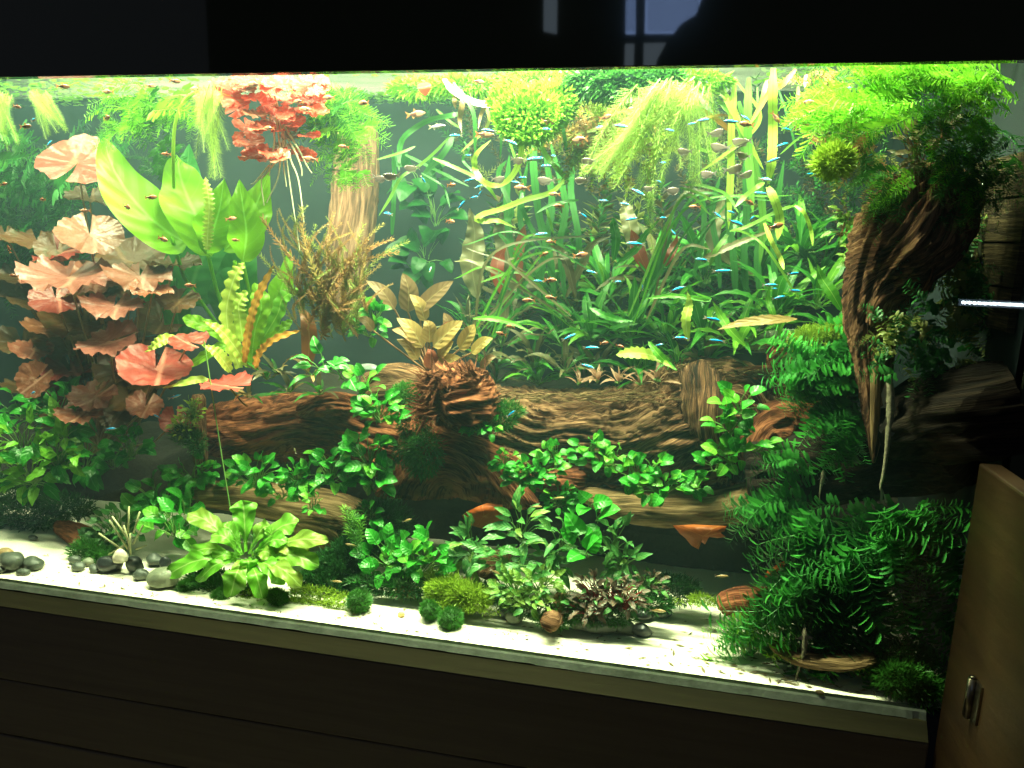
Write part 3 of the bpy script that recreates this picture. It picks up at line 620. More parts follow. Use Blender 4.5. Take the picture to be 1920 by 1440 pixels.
# ================================================================== RED LOTUS at the left: lobed lily leaves on stalks
def lilymesh(mat, frill, seed, lobes=9, notch=True):
    rg = random.Random(seed); vs = [Vector((0, 0, 0))]; uv = [(.5, .5)]; fs = []; n = 54; R = 6
    ph = rg.uniform(0, 6); fr2 = rg.uniform(0, 6)
    for j in range(1, R + 1):
        f = j / R
        for i in range(n):
            a = -math.pi / 2 + (.14 if notch else 0) + (2 * math.pi - (.28 if notch else 0)) * i / (n - 1)
            rr = 1 + (.035 * math.sin(lobes * a + ph) + .03 * math.sin(lobes * 2.3 * a + fr2) + .05 * math.sin(2.4 * a + ph)) * (f ** 3) * (.3 + frill)
            da = abs(((a + math.pi / 2 + math.pi) % (2 * math.pi)) - math.pi); 
            rr *= 1 - .25 * math.exp(-(da / .35) ** 2) if notch and False else 1
            z = .12 * f * f * (1 + .8 * math.sin(2 * a + ph)) + frill * (.09 * math.sin(lobes * .9 * a + ph) + .075 * math.sin(lobes * 2.2 * a + fr2) + .07 * math.sin(2.6 * a + fr2)) * f ** 2.5
            vs.append(Vector((math.cos(a) * rr * f, math.sin(a) * rr * f, z + .006 * math.sin(14 * a + ph) * f))); uv.append((.5 + .5 * f * math.cos(a) + .07, f))
    for i in range(n - 1): fs.append((0, 1 + i, 2 + i))
    for j in range(R - 1):
        for i in range(n - 1): b = 1 + j * n + i; fs.append((b, b + n, b + n + 1, b + 1))
    return mesh('leaf', vs, fs, mat, True, uv)
def lily(root, crown, specs, stemmat, seed0=0, stalk=True):
    """specs: (px, py, depth, rx, ry, spin degrees, material, frill)"""
    for i, (px, py, y, rx, ry, spin, mt, fr) in enumerate(specs):
        p = P(px, py, y); c = tocam(p); ca = min(.98, ry / rx); right = Vector((1, 0, 0)); up = (Vector((0, 0, 1)) - c * c.z).normalized()
        z = c * ca + up * math.sqrt(1 - ca * ca) + right * rnd(-.08, .08); z.normalize(); a = math.radians(spin)
        ydir = (right * math.sin(a) * -1 + (c * -1 * math.sqrt(1 - ca * ca) + up * ca) * math.cos(a)); s = rx * PU(p)
        lf = place('leaf', lilymesh(mt, fr, seed0 + i), root, p, ydir, z, s)
        if stalk:
            mb = MB(); q = Vector(crown) + Vector((rnd(-.02, .02), rnd(-.02, .02), 0)); mid = p.lerp(q, .35) + Vector((0, .02, -.02))
            mb.tube([p, mid, q], [.0016, .0017, .002], 5, cap=False); mb.build('leaf_stalk', stemmat, root)
m_lotst = prin('lotus_stalk', (.30, .17, .07), .5)
crown = P(190, 850, .34)
rt = thing('red_lotus', crown, 'red lotus with many frilled pinkish brown lily leaves rising at the left', 'water lily')
lily(rt, crown, [
    (145, 306, .26, 66, 34, -25, G('lotus_deep_red', (.20, .03, .015), (.2, .03, .015), .35, (.3, .1, .06), 0, c3=(.26, .06, .035)), .35), (168, 440, .20, 56, 38, 180, m_lotp, .45), (248, 492, .27, 66, 44, 30, m_lotb, .5), (128, 520, .16, 78, 24, 160, m_lotp, .95),
    (262, 518, .19, 56, 24, 170, m_lotp, 1.0), (286, 546, .17, 38, 14, 200, m_lot, .9), (104, 560, .22, 46, 32, 180, m_lotr, .5), (214, 574, .15, 54, 20, 165, m_lotp, .9),
    (335, 562, .21, 40, 18, 150, m_lotb, .7), (150, 604, .28, 64, 28, 180, m_lotb, .6), (204, 640, .14, 54, 26, 120, m_lotp, .8), (355, 641, .12, 36, 22, 60, m_lotr, .4),
    (292, 690, .12, 66, 35, 170, m_lotr, .25), (66, 712, .20, 36, 30, 130, m_lot, .5), (178, 742, .16, 44, 22, 140, m_lot, .8), (152, 772, .14, 42, 20, 150, m_lot, .8),
    (240, 742, .20, 50, 30, 170, m_lotb, .5), (272, 762, .17, 34, 20, 160, m_lot, .8), (70, 452, .28, 54, 18, 180, m_lotb, .6), (108, 470, .26, 40, 24, 180, m_lotb, .6),
    (168, 372, .30, 44, 14, 180, m_lotb, .6), (325, 495, .24, 46, 9, 180, m_lotb, 1.0), (265, 632, .26, 48, 30, 100, m_lotb, .5), (60, 560, .30, 40, 22, 170, m_lotb, .6),
    (330, 790, .17, 30, 26, 180, m_lotr, .4), (220, 775, .22, 36, 24, 150, m_lotb, .5), (130, 690, .30, 50, 30, 180, m_lotb, .5), (300, 600, .28, 44, 26, 160, m_lotb, .5),
    (60, 655, .26, 36, 16, 160, m_lot, .6), (40, 640, .32, 46, 24, 180, m_lotb, .5), (180, 520, .30, 50, 30, 180, m_lotb, .5), (30, 520, .3, 36, 14, 180, m_lotb, .6),
    (120, 640, .31, 50, 30, 180, m_lotb, .5), (230, 700, .30, 50, 28, 180, m_lotb, .5), (10, 440, .3, 30, 14, 180, m_lotb, .5)] + [(rnd(20, 320), rnd(450, 790), rnd(.24, .33), rnd(38, 56), rnd(16, 28), rnd(100, 200), random.choice([m_lotb, m_lot, m_lotb, m_lotr]), rnd(.6, 1.0)) for _ in range(18)], m_lotst)
cl = thing('lotus_leaf', P(425, 722, .11), 'crimson crinkled lotus leaf lying below the yellow crinkled plant', 'leaf')
lily(cl, P(440, 760, .2), [(426, 722, .11, 46, 18, 80, G('crimson_leaf', (.62, .07, .07), (.5, .09, .07), .4, (.7, .2, .15), 0), .6)], m_lotst, 60)
# ================================================================== BIG SWORD PLANT
sw = thing('sword_plant', P(430, 640, .27), 'big bright green sword plant with broad translucent leaves left of centre', 'sword plant')
def skew(v): return max(.03, math.sin(math.pi * min(1, v ** .7)) ** .8)
for pts, w, mt, rp, nm in [
    ([(352, 455, .24), (322, 440, .22), (275, 402, .20), (232, 350, .20), (206, 300, .21), (196, 258, .22)], 88, m_sword, .02, 0),
    ([(398, 478, .22), (375, 420, .20), (352, 370, .21), (338, 330, .24), (332, 290, .27)], 92, m_sword, .03, 1),
    ([(388, 476, .20), (400, 430, .19), (412, 390, .19), (420, 335, .20)], 62, m_sword, .06, 2),
    ([(455, 492, .20), (462, 440, .18), (456, 390, .18), (448, 338, .19)], 58, m_sword, .03, 3),
    ([(420, 470, .22), (465, 420, .22), (482, 380, .23), (505, 322, .24)], 66, m_sword, .03, 4),
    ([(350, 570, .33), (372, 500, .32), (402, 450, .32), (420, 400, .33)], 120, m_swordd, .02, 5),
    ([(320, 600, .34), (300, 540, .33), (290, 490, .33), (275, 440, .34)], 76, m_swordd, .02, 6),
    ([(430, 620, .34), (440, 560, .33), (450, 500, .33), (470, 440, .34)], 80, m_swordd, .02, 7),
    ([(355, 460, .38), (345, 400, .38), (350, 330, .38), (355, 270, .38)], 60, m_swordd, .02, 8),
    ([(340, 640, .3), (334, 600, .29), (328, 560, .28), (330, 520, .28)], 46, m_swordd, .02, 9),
    ([(505, 590, .24), (520, 560, .22), (534, 520, .22), (545, 470, .24)], 40, m_sword, .04, 10)]:
    blade(sw, pts, w * 1.1, mt, skew, 26, 4, rip=rp + .04, rfreq=2.3, seed=nm * 1.3, cup=.12, scallop=.06)
blade(sw, [(388, 468, .17), (390, 430, .17), (392, 380, .17), (385, 332, .18)], 17, m_yel, strapp, 60, 2, scallop=.35, rfreq=17, rip=.12)
for i, (a, b, c) in enumerate([((322, 445), (345, 520), (430, 640)), ((390, 478), (405, 540), (435, 630)), ((440, 490), (450, 560), (440, 640)), ((455, 492), (470, 560), (445, 640))]):
    mb = MB(); mb.tube([P(*a, .21), P(*b, .25), P(*c, .27)], [.0032, .003, .003], 6, cap=False); mb.build('leaf_stalk', m_sword, sw)
mb = MB(); q = spline([(376, 166, .16), (345, 190, .16), (328, 235, .16), (325, 300, .17), (326, 352, .2)], 20); mb.tube([P(*a) for a in q], [.0026] * 21, 6, cap=False); mb.build('runner', m_strapb, sw)
# ================================================================== YELLOW CRINKLED PLANT
yp = thing('crinkled_plant', P(465, 700, .18), 'yellow green plant with tightly crinkled upright leaves below the sword plant', 'water plant')
for i, (pts, w, mt, sc, fr) in enumerate([
    ([(448, 690, .17), (432, 640, .15), (425, 580, .14), (440, 520, .14), (458, 492, .15)], 24, m_yel, .22, 12),
    ([(463, 688, .16), (440, 650, .14), (412, 618, .12), (380, 602, .11)], 24, m_yel, .12, 9),
    ([(434, 698, .15), (420, 678, .13), (402, 658, .11), (378, 646, .11)], 24, m_yel, .18, 9),
    ([(470, 690, .18), (478, 620, .17), (490, 575, .17), (478, 530, .18)], 34, m_sword, .06, 6),
    ([(478, 690, .15), (487, 662, .13), (515, 636, .12), (562, 620, .11)], 14, m_orange, .12, 8),
    ([(458, 680, .15), (466, 620, .13), (482, 560, .13), (514, 496, .14)], 14, m_orange, .15, 12),
    ([(336, 638, .13), (312, 636, .12), (292, 646, .11), (273, 660, .11)], 22, m_yel, .12, 7),
    ([(395, 713, .12), (370, 712, .11), (345, 718, .10), (305, 728, .10)], 16, m_yel, .05, 4),
    ([(430, 640, .2), (400, 618, .18), (370, 606, .17), (342, 596, .16)], 28, m_sword, .05, 4),
    ([(455, 640, .18), (450, 600, .16), (448, 570, .16), (462, 545, .17)], 26, m_yel, .2, 7),
    ([(462, 660, .19), (420, 650, .18), (390, 664, .17), (350, 690, .17)], 20, m_sword, .08, 6),
    ([(475, 660, .18), (500, 640, .17), (530, 615, .17), (548, 600, .18)], 18, m_sword, .08, 6),
    ([(490, 640, .2), (520, 590, .2), (530, 560, .2), (560, 540, .21)], 24, m_cryb, .08, 6)]):
    blade(yp, pts, w, mt, lance if i in (1, 2, 6, 7) else strapp, 56, 2, scallop=sc, rfreq=fr, rip=.12, seed=i)
blade(yp, [(575, 700, .22), (580, 640, .2), (575, 600, .2), (560, 575, .21)], 30, G('rust_leaf', (.34, .12, .04), (.3, .1, .04), .4, (.4, .2, .1), 0), lance, 20, 2)
# ================================================================== TAN SWORD CLUSTER left of the main log
tp = thing('tan_sword_plant', P(805, 692, .24), 'cluster of tan and pinkish oval leaves above the broken log end', 'sword plant')
for i, (a, c, w, mt) in enumerate([((765, 585), (755, 512), 38, m_tanb), ((784, 580), (850, 527), 34, m_tanb), ((797, 602), (768, 552), 26, m_tan), ((740, 580), (686, 526), 28, m_tanb), ((792, 652), (744, 596), 34, m_tan),
        ((812, 650), (868, 602), 36, m_tan), ((862, 655), (890, 608), 30, m_tan), ((884, 662), (924, 634), 24, m_tan), ((782, 640), (735, 618), 24, m_tan), ((784, 674), (744, 636), 26, m_tan), ((806, 692), (803, 654), 26, m_heartred),
        ((815, 690), (864, 670), 24, m_tan), ((805, 642), (797, 600), 30, m_tan), ((832, 640), (842, 602), 30, m_heartred), ((842, 640), (832, 586), 26, m_tanb), ((822, 668), (850, 640), 26, m_tan), ((700, 620), (668, 596), 20, m_tanb), ((900, 690), (930, 668), 18, m_tanb)]):
    dd = .17 + .006 * (i % 5) if i > 3 else .24; md = ((a[0] + c[0]) / 2 + (a[1] - c[1]) * .08, (a[1] + c[1]) / 2 - 6, dd)
    blade(tp, [(*a, dd + .01), md, (*c, dd)], w, mt, ovate, 12, 3, seed=i, rip=.02, rfreq=2)
    mb = MB(); mb.tube([P(*a, dd + .01), P((a[0] + 805) / 2, (a[1] + 700) / 2, dd + .03), P(805, 700, .24)], [.0014, .0015, .0016], 4, cap=False); mb.build('leaf_stalk', m_feathstem, tp)
# ================================================================== STRAP-LEAVED PLANTS
def straps(name, label, px, py, y, lst):
    r = thing(name, P(px, py, y), label, 'strap-leaved plant', None)
    for i, e in enumerate(lst):
        pts, w, mt = e[:3]; blade(r, pts, w, mt, strapp, 30, 1, seed=i, scallop=.06, rfreq=14, rip=.05, cup=.1, hint=e[3] if len(e) > 3 else None)
    return r
D = lambda y, *p: [(a, b, y + (0 if i % 2 else .008)) for i, (a, b) in enumerate(p)]
straps('looping_strap_plant', 'long green strap leaves bending in a loop and a hooked zigzag at upper centre', 1030, 480, .30, [
    (D(.18, (1048, 248), (1045, 300), (1025, 350), (975, 350), (979, 253))[:3] + D(.18, (990, 340), (955, 348)), 1, m_strap) if False else
    (D(.18, (982, 225), (980, 262), (973, 305), (955, 336), (929, 348), (904, 338), (890, 313), (894, 288), (921, 262)), 11, m_strapb),
    (D(.16, (1058, 337), (1033, 361), (981, 376), (940, 392), (908, 401), (894, 411), (908, 415), (935, 414), (968, 428)), 11, m_strapb),
    (D(.20, (1003, 245), (1015, 275), (1030, 300), (1050, 322), (1068, 341)), 10, m_strap),
    (D(.20, (812, 297), (846, 311), (887, 330), (915, 351), (933, 376)), 7, m_strap),
    (D(.24, (979, 361), (979, 388), (992, 420), (1019, 467)), 9, m_strapd),
    (D(.24, (870, 265), (878, 280), (868, 300), (885, 320), (905, 345)), 5, m_strapd),
    (D(.26, (1085, 375), (1060, 378), (1030, 385), (1005, 400)), 6, m_strapd),
    (D(.22, (1024, 390), (1030, 410), (1038, 440)), 5, m_strap),
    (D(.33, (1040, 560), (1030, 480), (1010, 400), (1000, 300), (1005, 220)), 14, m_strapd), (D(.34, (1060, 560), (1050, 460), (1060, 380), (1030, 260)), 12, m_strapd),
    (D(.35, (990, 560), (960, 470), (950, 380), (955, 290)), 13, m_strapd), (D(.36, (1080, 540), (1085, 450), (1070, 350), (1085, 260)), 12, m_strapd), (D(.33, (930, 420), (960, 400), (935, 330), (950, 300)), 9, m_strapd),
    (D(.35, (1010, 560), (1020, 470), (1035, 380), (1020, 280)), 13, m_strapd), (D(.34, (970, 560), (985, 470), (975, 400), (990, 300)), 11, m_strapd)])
straps('arching_strap_plant', 'dim green strap leaves arching over the dark gap right of the tree trunk', 770, 480, .38, [
    (D(.28, (868, 212), (844, 217), (804, 226), (765, 250), (750, 275), (748, 320)), 11, m_strapd), (D(.27, (708, 299), (752, 286), (780, 274)), 5, m_strap), (D(.3, (842, 257), (817, 284), (783, 313), (752, 333), (731, 372), (710, 405)), 6, m_strap),
    (D(.3, (790, 324), (825, 345), (835, 357), (844, 391)), 4, m_strapd), (D(.33, (735, 440), (738, 380), (740, 330), (736, 280)), 9, m_strapd), (D(.34, (850, 255), (830, 290), (790, 330)), 12, m_strapd),
    (D(.36, (760, 290), (800, 310), (880, 350)), 6, m_strapd), (D(.34, (818, 205), (840, 225), (862, 240)), 5, m_strap)])
straps('tall_strap_plant', 'tall upright strap leaves with dark midribs beside the hanging feathery roots at right', 1420, 500, .26, [
    (D(.12, (1450, 128), (1449, 180), (1449, 240), (1447, 300), (1440, 345)), 17, m_strapb), (D(.16, (1440, 350), (1452, 375), (1462, 410), (1458, 450)), 16, m_strapb),
    (D(.20, (1378, 150), (1372, 230), (1370, 320), (1366, 430)), 13, m_strapb), (D(.19, (1404, 145), (1402, 220), (1404, 300), (1412, 400)), 15, m_strap), (D(.22, (1385, 190), (1410, 290), (1430, 400), (1425, 500)), 13, m_strap),
    (D(.13, (1492, 130), (1468, 158), (1440, 178), (1405, 235)), 10, m_orange), (D(.15, (1438, 150), (1428, 190), (1410, 240)), 9, m_strap), (D(.13, (1433, 418), (1447, 453), (1462, 482), (1470, 506)), 9, m_yel),
    (D(.15, (1490, 385), (1508, 400), (1520, 430), (1524, 462)), 7, m_strapb), (D(.17, (1490, 385), (1460, 395), (1400, 425), (1367, 434)), 7, m_strap), (D(.15, (1433, 342), (1418, 352), (1398, 367), (1377, 389)), 9, m_strap),
    (D(.18, (1285, 346), (1320, 349), (1362, 365), (1385, 400)), 6, m_strap), (D(.18, (1275, 352), (1310, 362), (1338, 378)), 5, m_strap), (D(.16, (1305, 255), (1312, 278), (1330, 281), (1346, 256)), 8, m_strap),
    (D(.2, (1330, 168), (1360, 180), (1378, 210), (1390, 250)), 11, m_strapb), (D(.22, (1315, 205), (1345, 225), (1375, 250)), 10, m_orange), (D(.21, (1290, 235), (1320, 222), (1350, 216), (1375, 219)), 5, m_orange), (D(.2, (1345, 185), (1385, 235), (1395, 300)), 10, m_strap),
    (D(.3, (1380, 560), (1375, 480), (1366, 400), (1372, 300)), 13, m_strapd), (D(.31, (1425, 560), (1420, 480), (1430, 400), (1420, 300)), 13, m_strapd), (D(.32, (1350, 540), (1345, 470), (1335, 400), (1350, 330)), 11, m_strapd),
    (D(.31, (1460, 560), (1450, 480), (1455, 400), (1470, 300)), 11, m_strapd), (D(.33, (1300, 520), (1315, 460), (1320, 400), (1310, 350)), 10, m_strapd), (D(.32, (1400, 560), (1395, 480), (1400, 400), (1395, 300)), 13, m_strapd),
    (D(.16, (1498, 560), (1440, 470), (1405, 440), (1370, 430)), 5, m_strap), (D(.2, (1365, 440), (1342, 470), (1330, 500)), 9, m_strap), (D(.14, (1540, 245), (1500, 258), (1462, 290)), 4, m_strap), (D(.1, (1512, 140), (1510, 150), (1509, 164)), 5, m_white)])
straps('pale_runner', 'thick white glowing runner curving just under the lamps at top centre', 850, 160, .2, [(D(.2, (832, 148), (850, 170), (885, 190), (920, 196), (965, 190)), 13, m_white)])
wv = thing('wavy_brown_plant', P(905, 600, .40), 'tall dull brown wavy leaves standing in the dark at back centre', 'water plant')
for i, (pts, w) in enumerate([(D(.36, (895, 560), (885, 500), (890, 440), (880, 390)), 44), (D(.38, (950, 560), (955, 500), (945, 440), (950, 400)), 40), (D(.38, (1190, 480), (1182, 430), (1172, 390), (1162, 378)), 30), (D(.36, (1420, 520), (1340, 460), (1350, 400), (1362, 350)), 26)]):
    blade(wv, pts, w, m_crybr, lance if i != 1 else strapp, 36, 3, rip=.10, rfreq=6, seed=i, scallop=.05)
rr_ = thing('red_leaved_plant', P(990, 560, .35), 'upright dark red pointed leaves between the brown wavy leaves', 'water plant')
for i, (pts, w) in enumerate([(D(.33, (945, 560), (932, 510), (938, 480), (950, 462)), 26), (D(.33, (975, 540), (972, 480), (980, 440), (984, 422)), 20), (D(.30, (1245, 500), (1255, 480), (1265, 460), (1270, 440)), 18), (D(.32, (1215, 510), (1200, 480), (1190, 450), (1183, 430)), 26)]):
    blade(rr_, pts, w, m_cryred, lance, 14, 2, seed=i)
# ================================================================== LANCE-LEAVED BED behind the main log
bedpos = [  # px, py, depth, leaves, length px, look
    (1055, 650, .33, 13, 100, 'g', 'dense green tuft left of centre in the bed, over the neon fish'), (1110, 640, .30, 12, 105, 'g', 'green tuft of long lance leaves in the middle of the bed'), (1180, 640, .31, 12, 110, 'g', 'green lance-leaved tuft below the hanging feathery roots'),
    (1250, 640, .30, 12, 120, 'b', 'bright green lance-leaved tuft right of the middle'), (1320, 640, .30, 11, 120, 'g', 'green lance-leaved tuft left of the white netting'), (1385, 655, .28, 11, 130, 'b', 'bright green upright tuft beside the rusty stump'),
    (1450, 600, .29, 10, 120, 'g', 'green tuft behind the rusty stump'), (1140, 560, .42, 12, 120, 'g', 'dim green tuft at the back below the red pointed leaves'), (1230, 540, .43, 12, 130, 'd', 'far brownish tuft behind the green bed'),
    (1320, 540, .42, 12, 130, 'g', 'dim green tuft at the foot of the tall strap leaves'), (1420, 530, .40, 12, 130, 'g', 'green tuft far back under the bright yellow strap leaf'), (1500, 480, .36, 12, 110, 'g', 'green lance leaves reaching left from the far right'),
    (1040, 560, .43, 10, 110, 'd', 'brown tuft at the back right of the dark red leaves'), (940, 650, .35, 12, 90, 'd', 'brownish olive tuft right of the tan oval leaves'), (1000, 690, .30, 12, 80, 'd', 'olive brown tuft sitting on the left of the log top'),
    (930, 718, .31, 12, 70, 'd', 'low brown tuft at the left end of the log top'), (1010, 722, .30, 12, 72, 'g', 'low green tuft against the back of the log left of the pink row'), (1100, 722, .31, 12, 76, 'd', 'low brown green tuft directly behind the pink row'), (1210, 722, .31, 12, 80, 'g', 'low green tuft directly behind the right of the pink row'), (1310, 712, .32, 12, 90, 'g', 'green tuft rising behind the knotted part of the log'),
    (900, 680, .33, 10, 80, 'd', 'olive brown tuft just right of the lowest tan leaves'), (1120, 700, .31, 10, 80, 'd', 'dull brown tuft between the green tufts above the pink row'), (1320, 690, .3, 10, 90, 'd', 'dim brown tuft just behind the raised right end of the log'), (960, 600, .44, 10, 100, 'd', 'dim brown tuft in the dark beneath the red pointed leaves'),
    (1400, 610, .38, 12, 120, 'g', 'green tuft between the white mesh and the yellow leaf'), (1540, 520, .38, 12, 110, 'g', 'dim green tuft behind the hanging driftwood'), (1060, 700, .26, 10, 70, 'd', 'low olive tuft along the middle of the log top'), (1190, 700, .27, 10, 80, 'g', 'low green tuft just above the pale pink leaves'), (1270, 690, .26, 9, 80, 'g', 'low green tuft near the raised right part of the log'),
    (880, 620, .40, 10, 90, 'd', 'dark brown tuft behind the tan oval leaves'), (1530, 580, .30, 9, 110, 'b', 'bright lance leaves leaning against the hanging driftwood'), (1560, 640, .22, 8, 90, 'g', 'green lance leaves just left of the driftwood spike')]
cm = {'g': [m_cry, m_cry, m_cry, m_cryb], 'b': [m_cry, m_cryb, m_cryb], 'd': [m_crybr, m_crybr, m_cry]}
for (px, py, y, n_, ln, c, lab) in bedpos:
    n_ = int(n_ * 1.7)
    rosette('lance_leaved_plant', lab, 'water plant', px, py, y, n_, ln, 'lance', cm[c], elev=(8, 75), group='lance-leaved plants behind the main log', wmul=1.0, pet=.2)
tl = thing('lance_leaf_pair', P(1300, 620, .2), 'long serrated green leaves crossing the front of the bed', 'water plant')
for i, (pts, w, mt) in enumerate([(D(.18, (1400, 650), (1370, 620), (1350, 590), (1336, 565)), 18, m_cryb), (D(.18, (1210, 560), (1265, 555), (1330, 562), (1295, 545)), 10, m_cryb), (D(.18, (885, 597), (925, 598), (960, 606), (1000, 625)), 12, m_cryb),
        (D(.16, (1155, 665), (1190, 662), (1225, 668), (1262, 690)), 24, m_yel), (D(.16, (1215, 640), (1235, 665), (1250, 680), (1270, 695)), 16, m_cryb), (D(.16, (1290, 640), (1286, 600), (1292, 570), (1288, 545)), 18, m_yel), (D(.17, (1105, 576), (1130, 590), (1160, 600), (1190, 602)), 14, m_cry),
        (D(.16, (1495, 598), (1440, 600), (1390, 606), (1345, 618)), 20, m_tan), (D(.2, (1580, 585), (1560, 550), (1540, 520), (1532, 495)), 22, m_cryb), (D(.2, (1470, 640), (1450, 590), (1440, 560), (1445, 530)), 12, m_cryb), (D(.2, (1455, 640), (1470, 600), (1480, 590), (1490, 575)), 9, m_cryb),
        (D(.2, (1310, 490), (1350, 470), (1400, 450), (1450, 430)), 14, m_crybr), (D(.22, (1060, 560), (1090, 500), (1110, 460), (1150, 440)), 16, m_crybr), (D(.22, (1150, 500), (1190, 470), (1210, 440), (1238, 410)), 14, m_cry), (D(.22, (1150, 490), (1155, 450), (1150, 420), (1148, 408)), 18, m_cry),
        (D(.23, (1200, 560), (1225, 510), (1235, 470), (1245, 425)), 16, m_cry), (D(.2, (1080, 560), (1065, 500), (1050, 470), (1030, 460)), 18, m_crybr)]):
    blade(tl, pts, w, mt, lance, 30, 2, scallop=.12, rfreq=10, rip=.06, seed=i)
for i, (px, py, lab) in enumerate([(1085, 722, 'pale pink tuft at the left end of the row on the log'), (1120, 718, 'pale pink narrow-leaved tuft second from the left on the log'), (1160, 720, 'pale pink tuft in the middle of the row on the log'), (1200, 722, 'pale pink tuft right of the middle on the log'), (1232, 716, 'pale pink tuft at the right end of the row on the log')]):
    rosette('pink_leaved_plant', lab, 'water plant', px, py, .22, 9, 42, 'lance', [m_crypink], elev=(5, 80), group='pale pink tufts on the log', wmul=1.3)
for i, (px, py, lab) in enumerate([(500, 712, 'small green brown tuft right of the crimson lily leaf'), (545, 735, 'brown spotted tuft on the dark left log'), (585, 705, 'olive tuft behind the left log below the feathery plant'), (520, 700, 'grey green tuft at the foot of the crinkled plant'), (468, 745, 'low brown green tuft above the left log end'), (600, 740, 'mixed yellow brown tuft near the creamy-veined plant')]):
    rosette('spotted_leaf_plant', lab, 'water plant', px, py, .17, 9, 52, 'lance', [m_crybr, m_crybr, m_cry, m_tan], elev=(-5, 60), group='small tufts along the left log', wmul=1.5)
# ================================================================== HEART-LEAVED PLANTS ON THE WOOD
GA = 'heart-leaved plants growing on the wood'
def anub(label, blobs, size, n, mat2=m_anubb, k2=.18, kind='heart', mat=m_anub): return cluster('heart_leaved_plant', label, 'water plant', blobs, kind, mat, size * .86, round(n * 1.3), group=GA, mat2=mat2, k2=k2)
anub('glossy green climbing plant running down beside the mossy dark log left of centre', [(682, 715, .14, 32, 32), (710, 760, .13, 42, 34), (715, 775, .12, 45, 26)], 27, 44, k2=.35)
anub('large heart-leaved green clump below the climbing plant left of the red branch', [(690, 850, .13, 55, 42), (700, 900, .13, 34, 34), (660, 835, .14, 22, 20)], 36, 38)
anub('green heart-leaved carpet between the left logs', [(480, 890, .13, 55, 36), (560, 895, .13, 50, 28), (620, 880, .13, 50, 32), (530, 925, .13, 30, 16)], 27, 84)
anub('dark green heart-leaved clump beneath the short post', [(360, 880, .15, 46, 34), (385, 905, .15, 30, 20), (330, 905, .16, 26, 30)], 25, 42, k2=.05)
anub('dim green round-leaved clump in the shade of the red lotus', [(245, 835, .22, 42, 38), (215, 860, .24, 24, 30)], 24, 36, k2=.03)
anub('small heart-leaved tuft on the moss at the left of the main log', [(905, 800, .14, 34, 22)], 22, 18)
anub('tight curly green carpet hanging on the middle of the main log', [(945, 862, .14, 26, 20), (985, 895, .13, 48, 26), (1040, 850, .14, 34, 22), (1010, 880, .13, 50, 24)], 20, 90, k2=.25)
anub('little round tuft hanging lowest under the middle of the log', [(1050, 932, .13, 30, 24)], 17, 34, k2=.05)
anub('upright leafy green plant in the centre of the log front', [(1105, 840, .14, 32, 22), (1130, 860, .13, 46, 22), (1155, 850, .14, 26, 18)], 27, 34, k2=.35)
anub('green heart-leaved spread along the lower right of the log', [(1190, 890, .13, 42, 28), (1240, 910, .12, 60, 24), (1225, 870, .13, 26, 18), (1300, 905, .12, 24, 22)], 28, 56, k2=.35)
anub('tall bright leafy plant climbing the right part of the log', [(1370, 790, .11, 36, 40), (1385, 755, .11, 40, 30), (1370, 850, .11, 46, 30), (1415, 830, .11, 34, 24), (1340, 870, .12, 28, 20)], 33, 50, k2=.45)
anub('small mottled rosette on the lower left tan log', [(590, 945, .11, 20, 20)], 20, 9, k2=.8)
anub('dark green large-leaved plant left of the lettuce-like plant', [(300, 935, .14, 52, 40), (350, 960, .12, 44, 34), (270, 960, .15, 30, 26)], 34, 44, k2=.12)
anub('broad shiny leaves right beside the lettuce-like plant', [(330, 985, .07, 50, 34)], 46, 9, k2=.4, kind='ovate')
anub('wide clump of green heart leaves on the sand at bottom centre-left', [(740, 1045, .09, 62, 44), (790, 1050, .09, 52, 36), (700, 1085, .08, 30, 26), (800, 1010, .10, 20, 16)], 32, 66, k2=.15)
anub('small heart-leaved sprig on the mossy end of the tan log', [(690, 965, .12, 26, 24), (720, 990, .12, 20, 18)], 24, 12, k2=.05)
anub('pair of large round leaves on a stalk under the log', [(1105, 945, .10, 12, 18), (1120, 975, .10, 12, 16)], 46, 3, k2=0)
anub('two big ribbed heart leaves right of the broad-leaved clump', [(1090, 1010, .08, 14, 14), (1098, 1040, .07, 14, 14)], 58, 3, k2=0)
anub('small heart-leaved plant on the driftwood high at right', [(1790, 325, .05, 36, 30), (1775, 300, .05, 24, 18)], 26, 22, k2=.05)
anub('tiny leafy sprig at the foot of the feathery plant', [(700, 590, .2, 26, 30), (690, 620, .2, 30, 16)], 24, 28)
cluster('variegated_plant', 'small plant with cream-edged green leaves above the left log', 'water plant', [(612, 680, .12, 36, 26), (640, 700, .12, 24, 20)], 'ovate', G('cream_veined_leaf', (.04, .32, .04), (.06, .36, .05), .3, (.75, .8, .6), 3), 34, 13)
# bottom broad-leaved plants
GB = 'broad-leaved plants at the bottom centre'
def buce(label, blobs, size, n, mat=m_buce, mat2=m_buceY, k2=.15, kind='broad', sm=None, front=.5): return cluster('broad_leaved_plant', label, 'water plant', blobs, kind, mat, size * .84, round(n * 1.25), front=front, group=GB, mat2=mat2, k2=k2, stemmat=sm)
buce('dark wavy-leaved plant left of the orange leaf opening', [(885, 1020, .12, 38, 34), (870, 1050, .12, 26, 22)], 44, 26)
buce('upright dark leafy rosette in front of the dark cave', [(975, 990, .11, 34, 38)], 52, 16)
buce('spreading broad green leaves in the centre of the bottom clump', [(950, 1040, .09, 60, 30), (1020, 1050, .09, 60, 30), (1050, 1010, .09, 36, 30)], 46, 46)
buce('dark leafy plant at the right of the bottom centre clump', [(1150, 1010, .12, 36, 34), (1165, 1050, .11, 40, 30)], 40, 34, k2=.03)
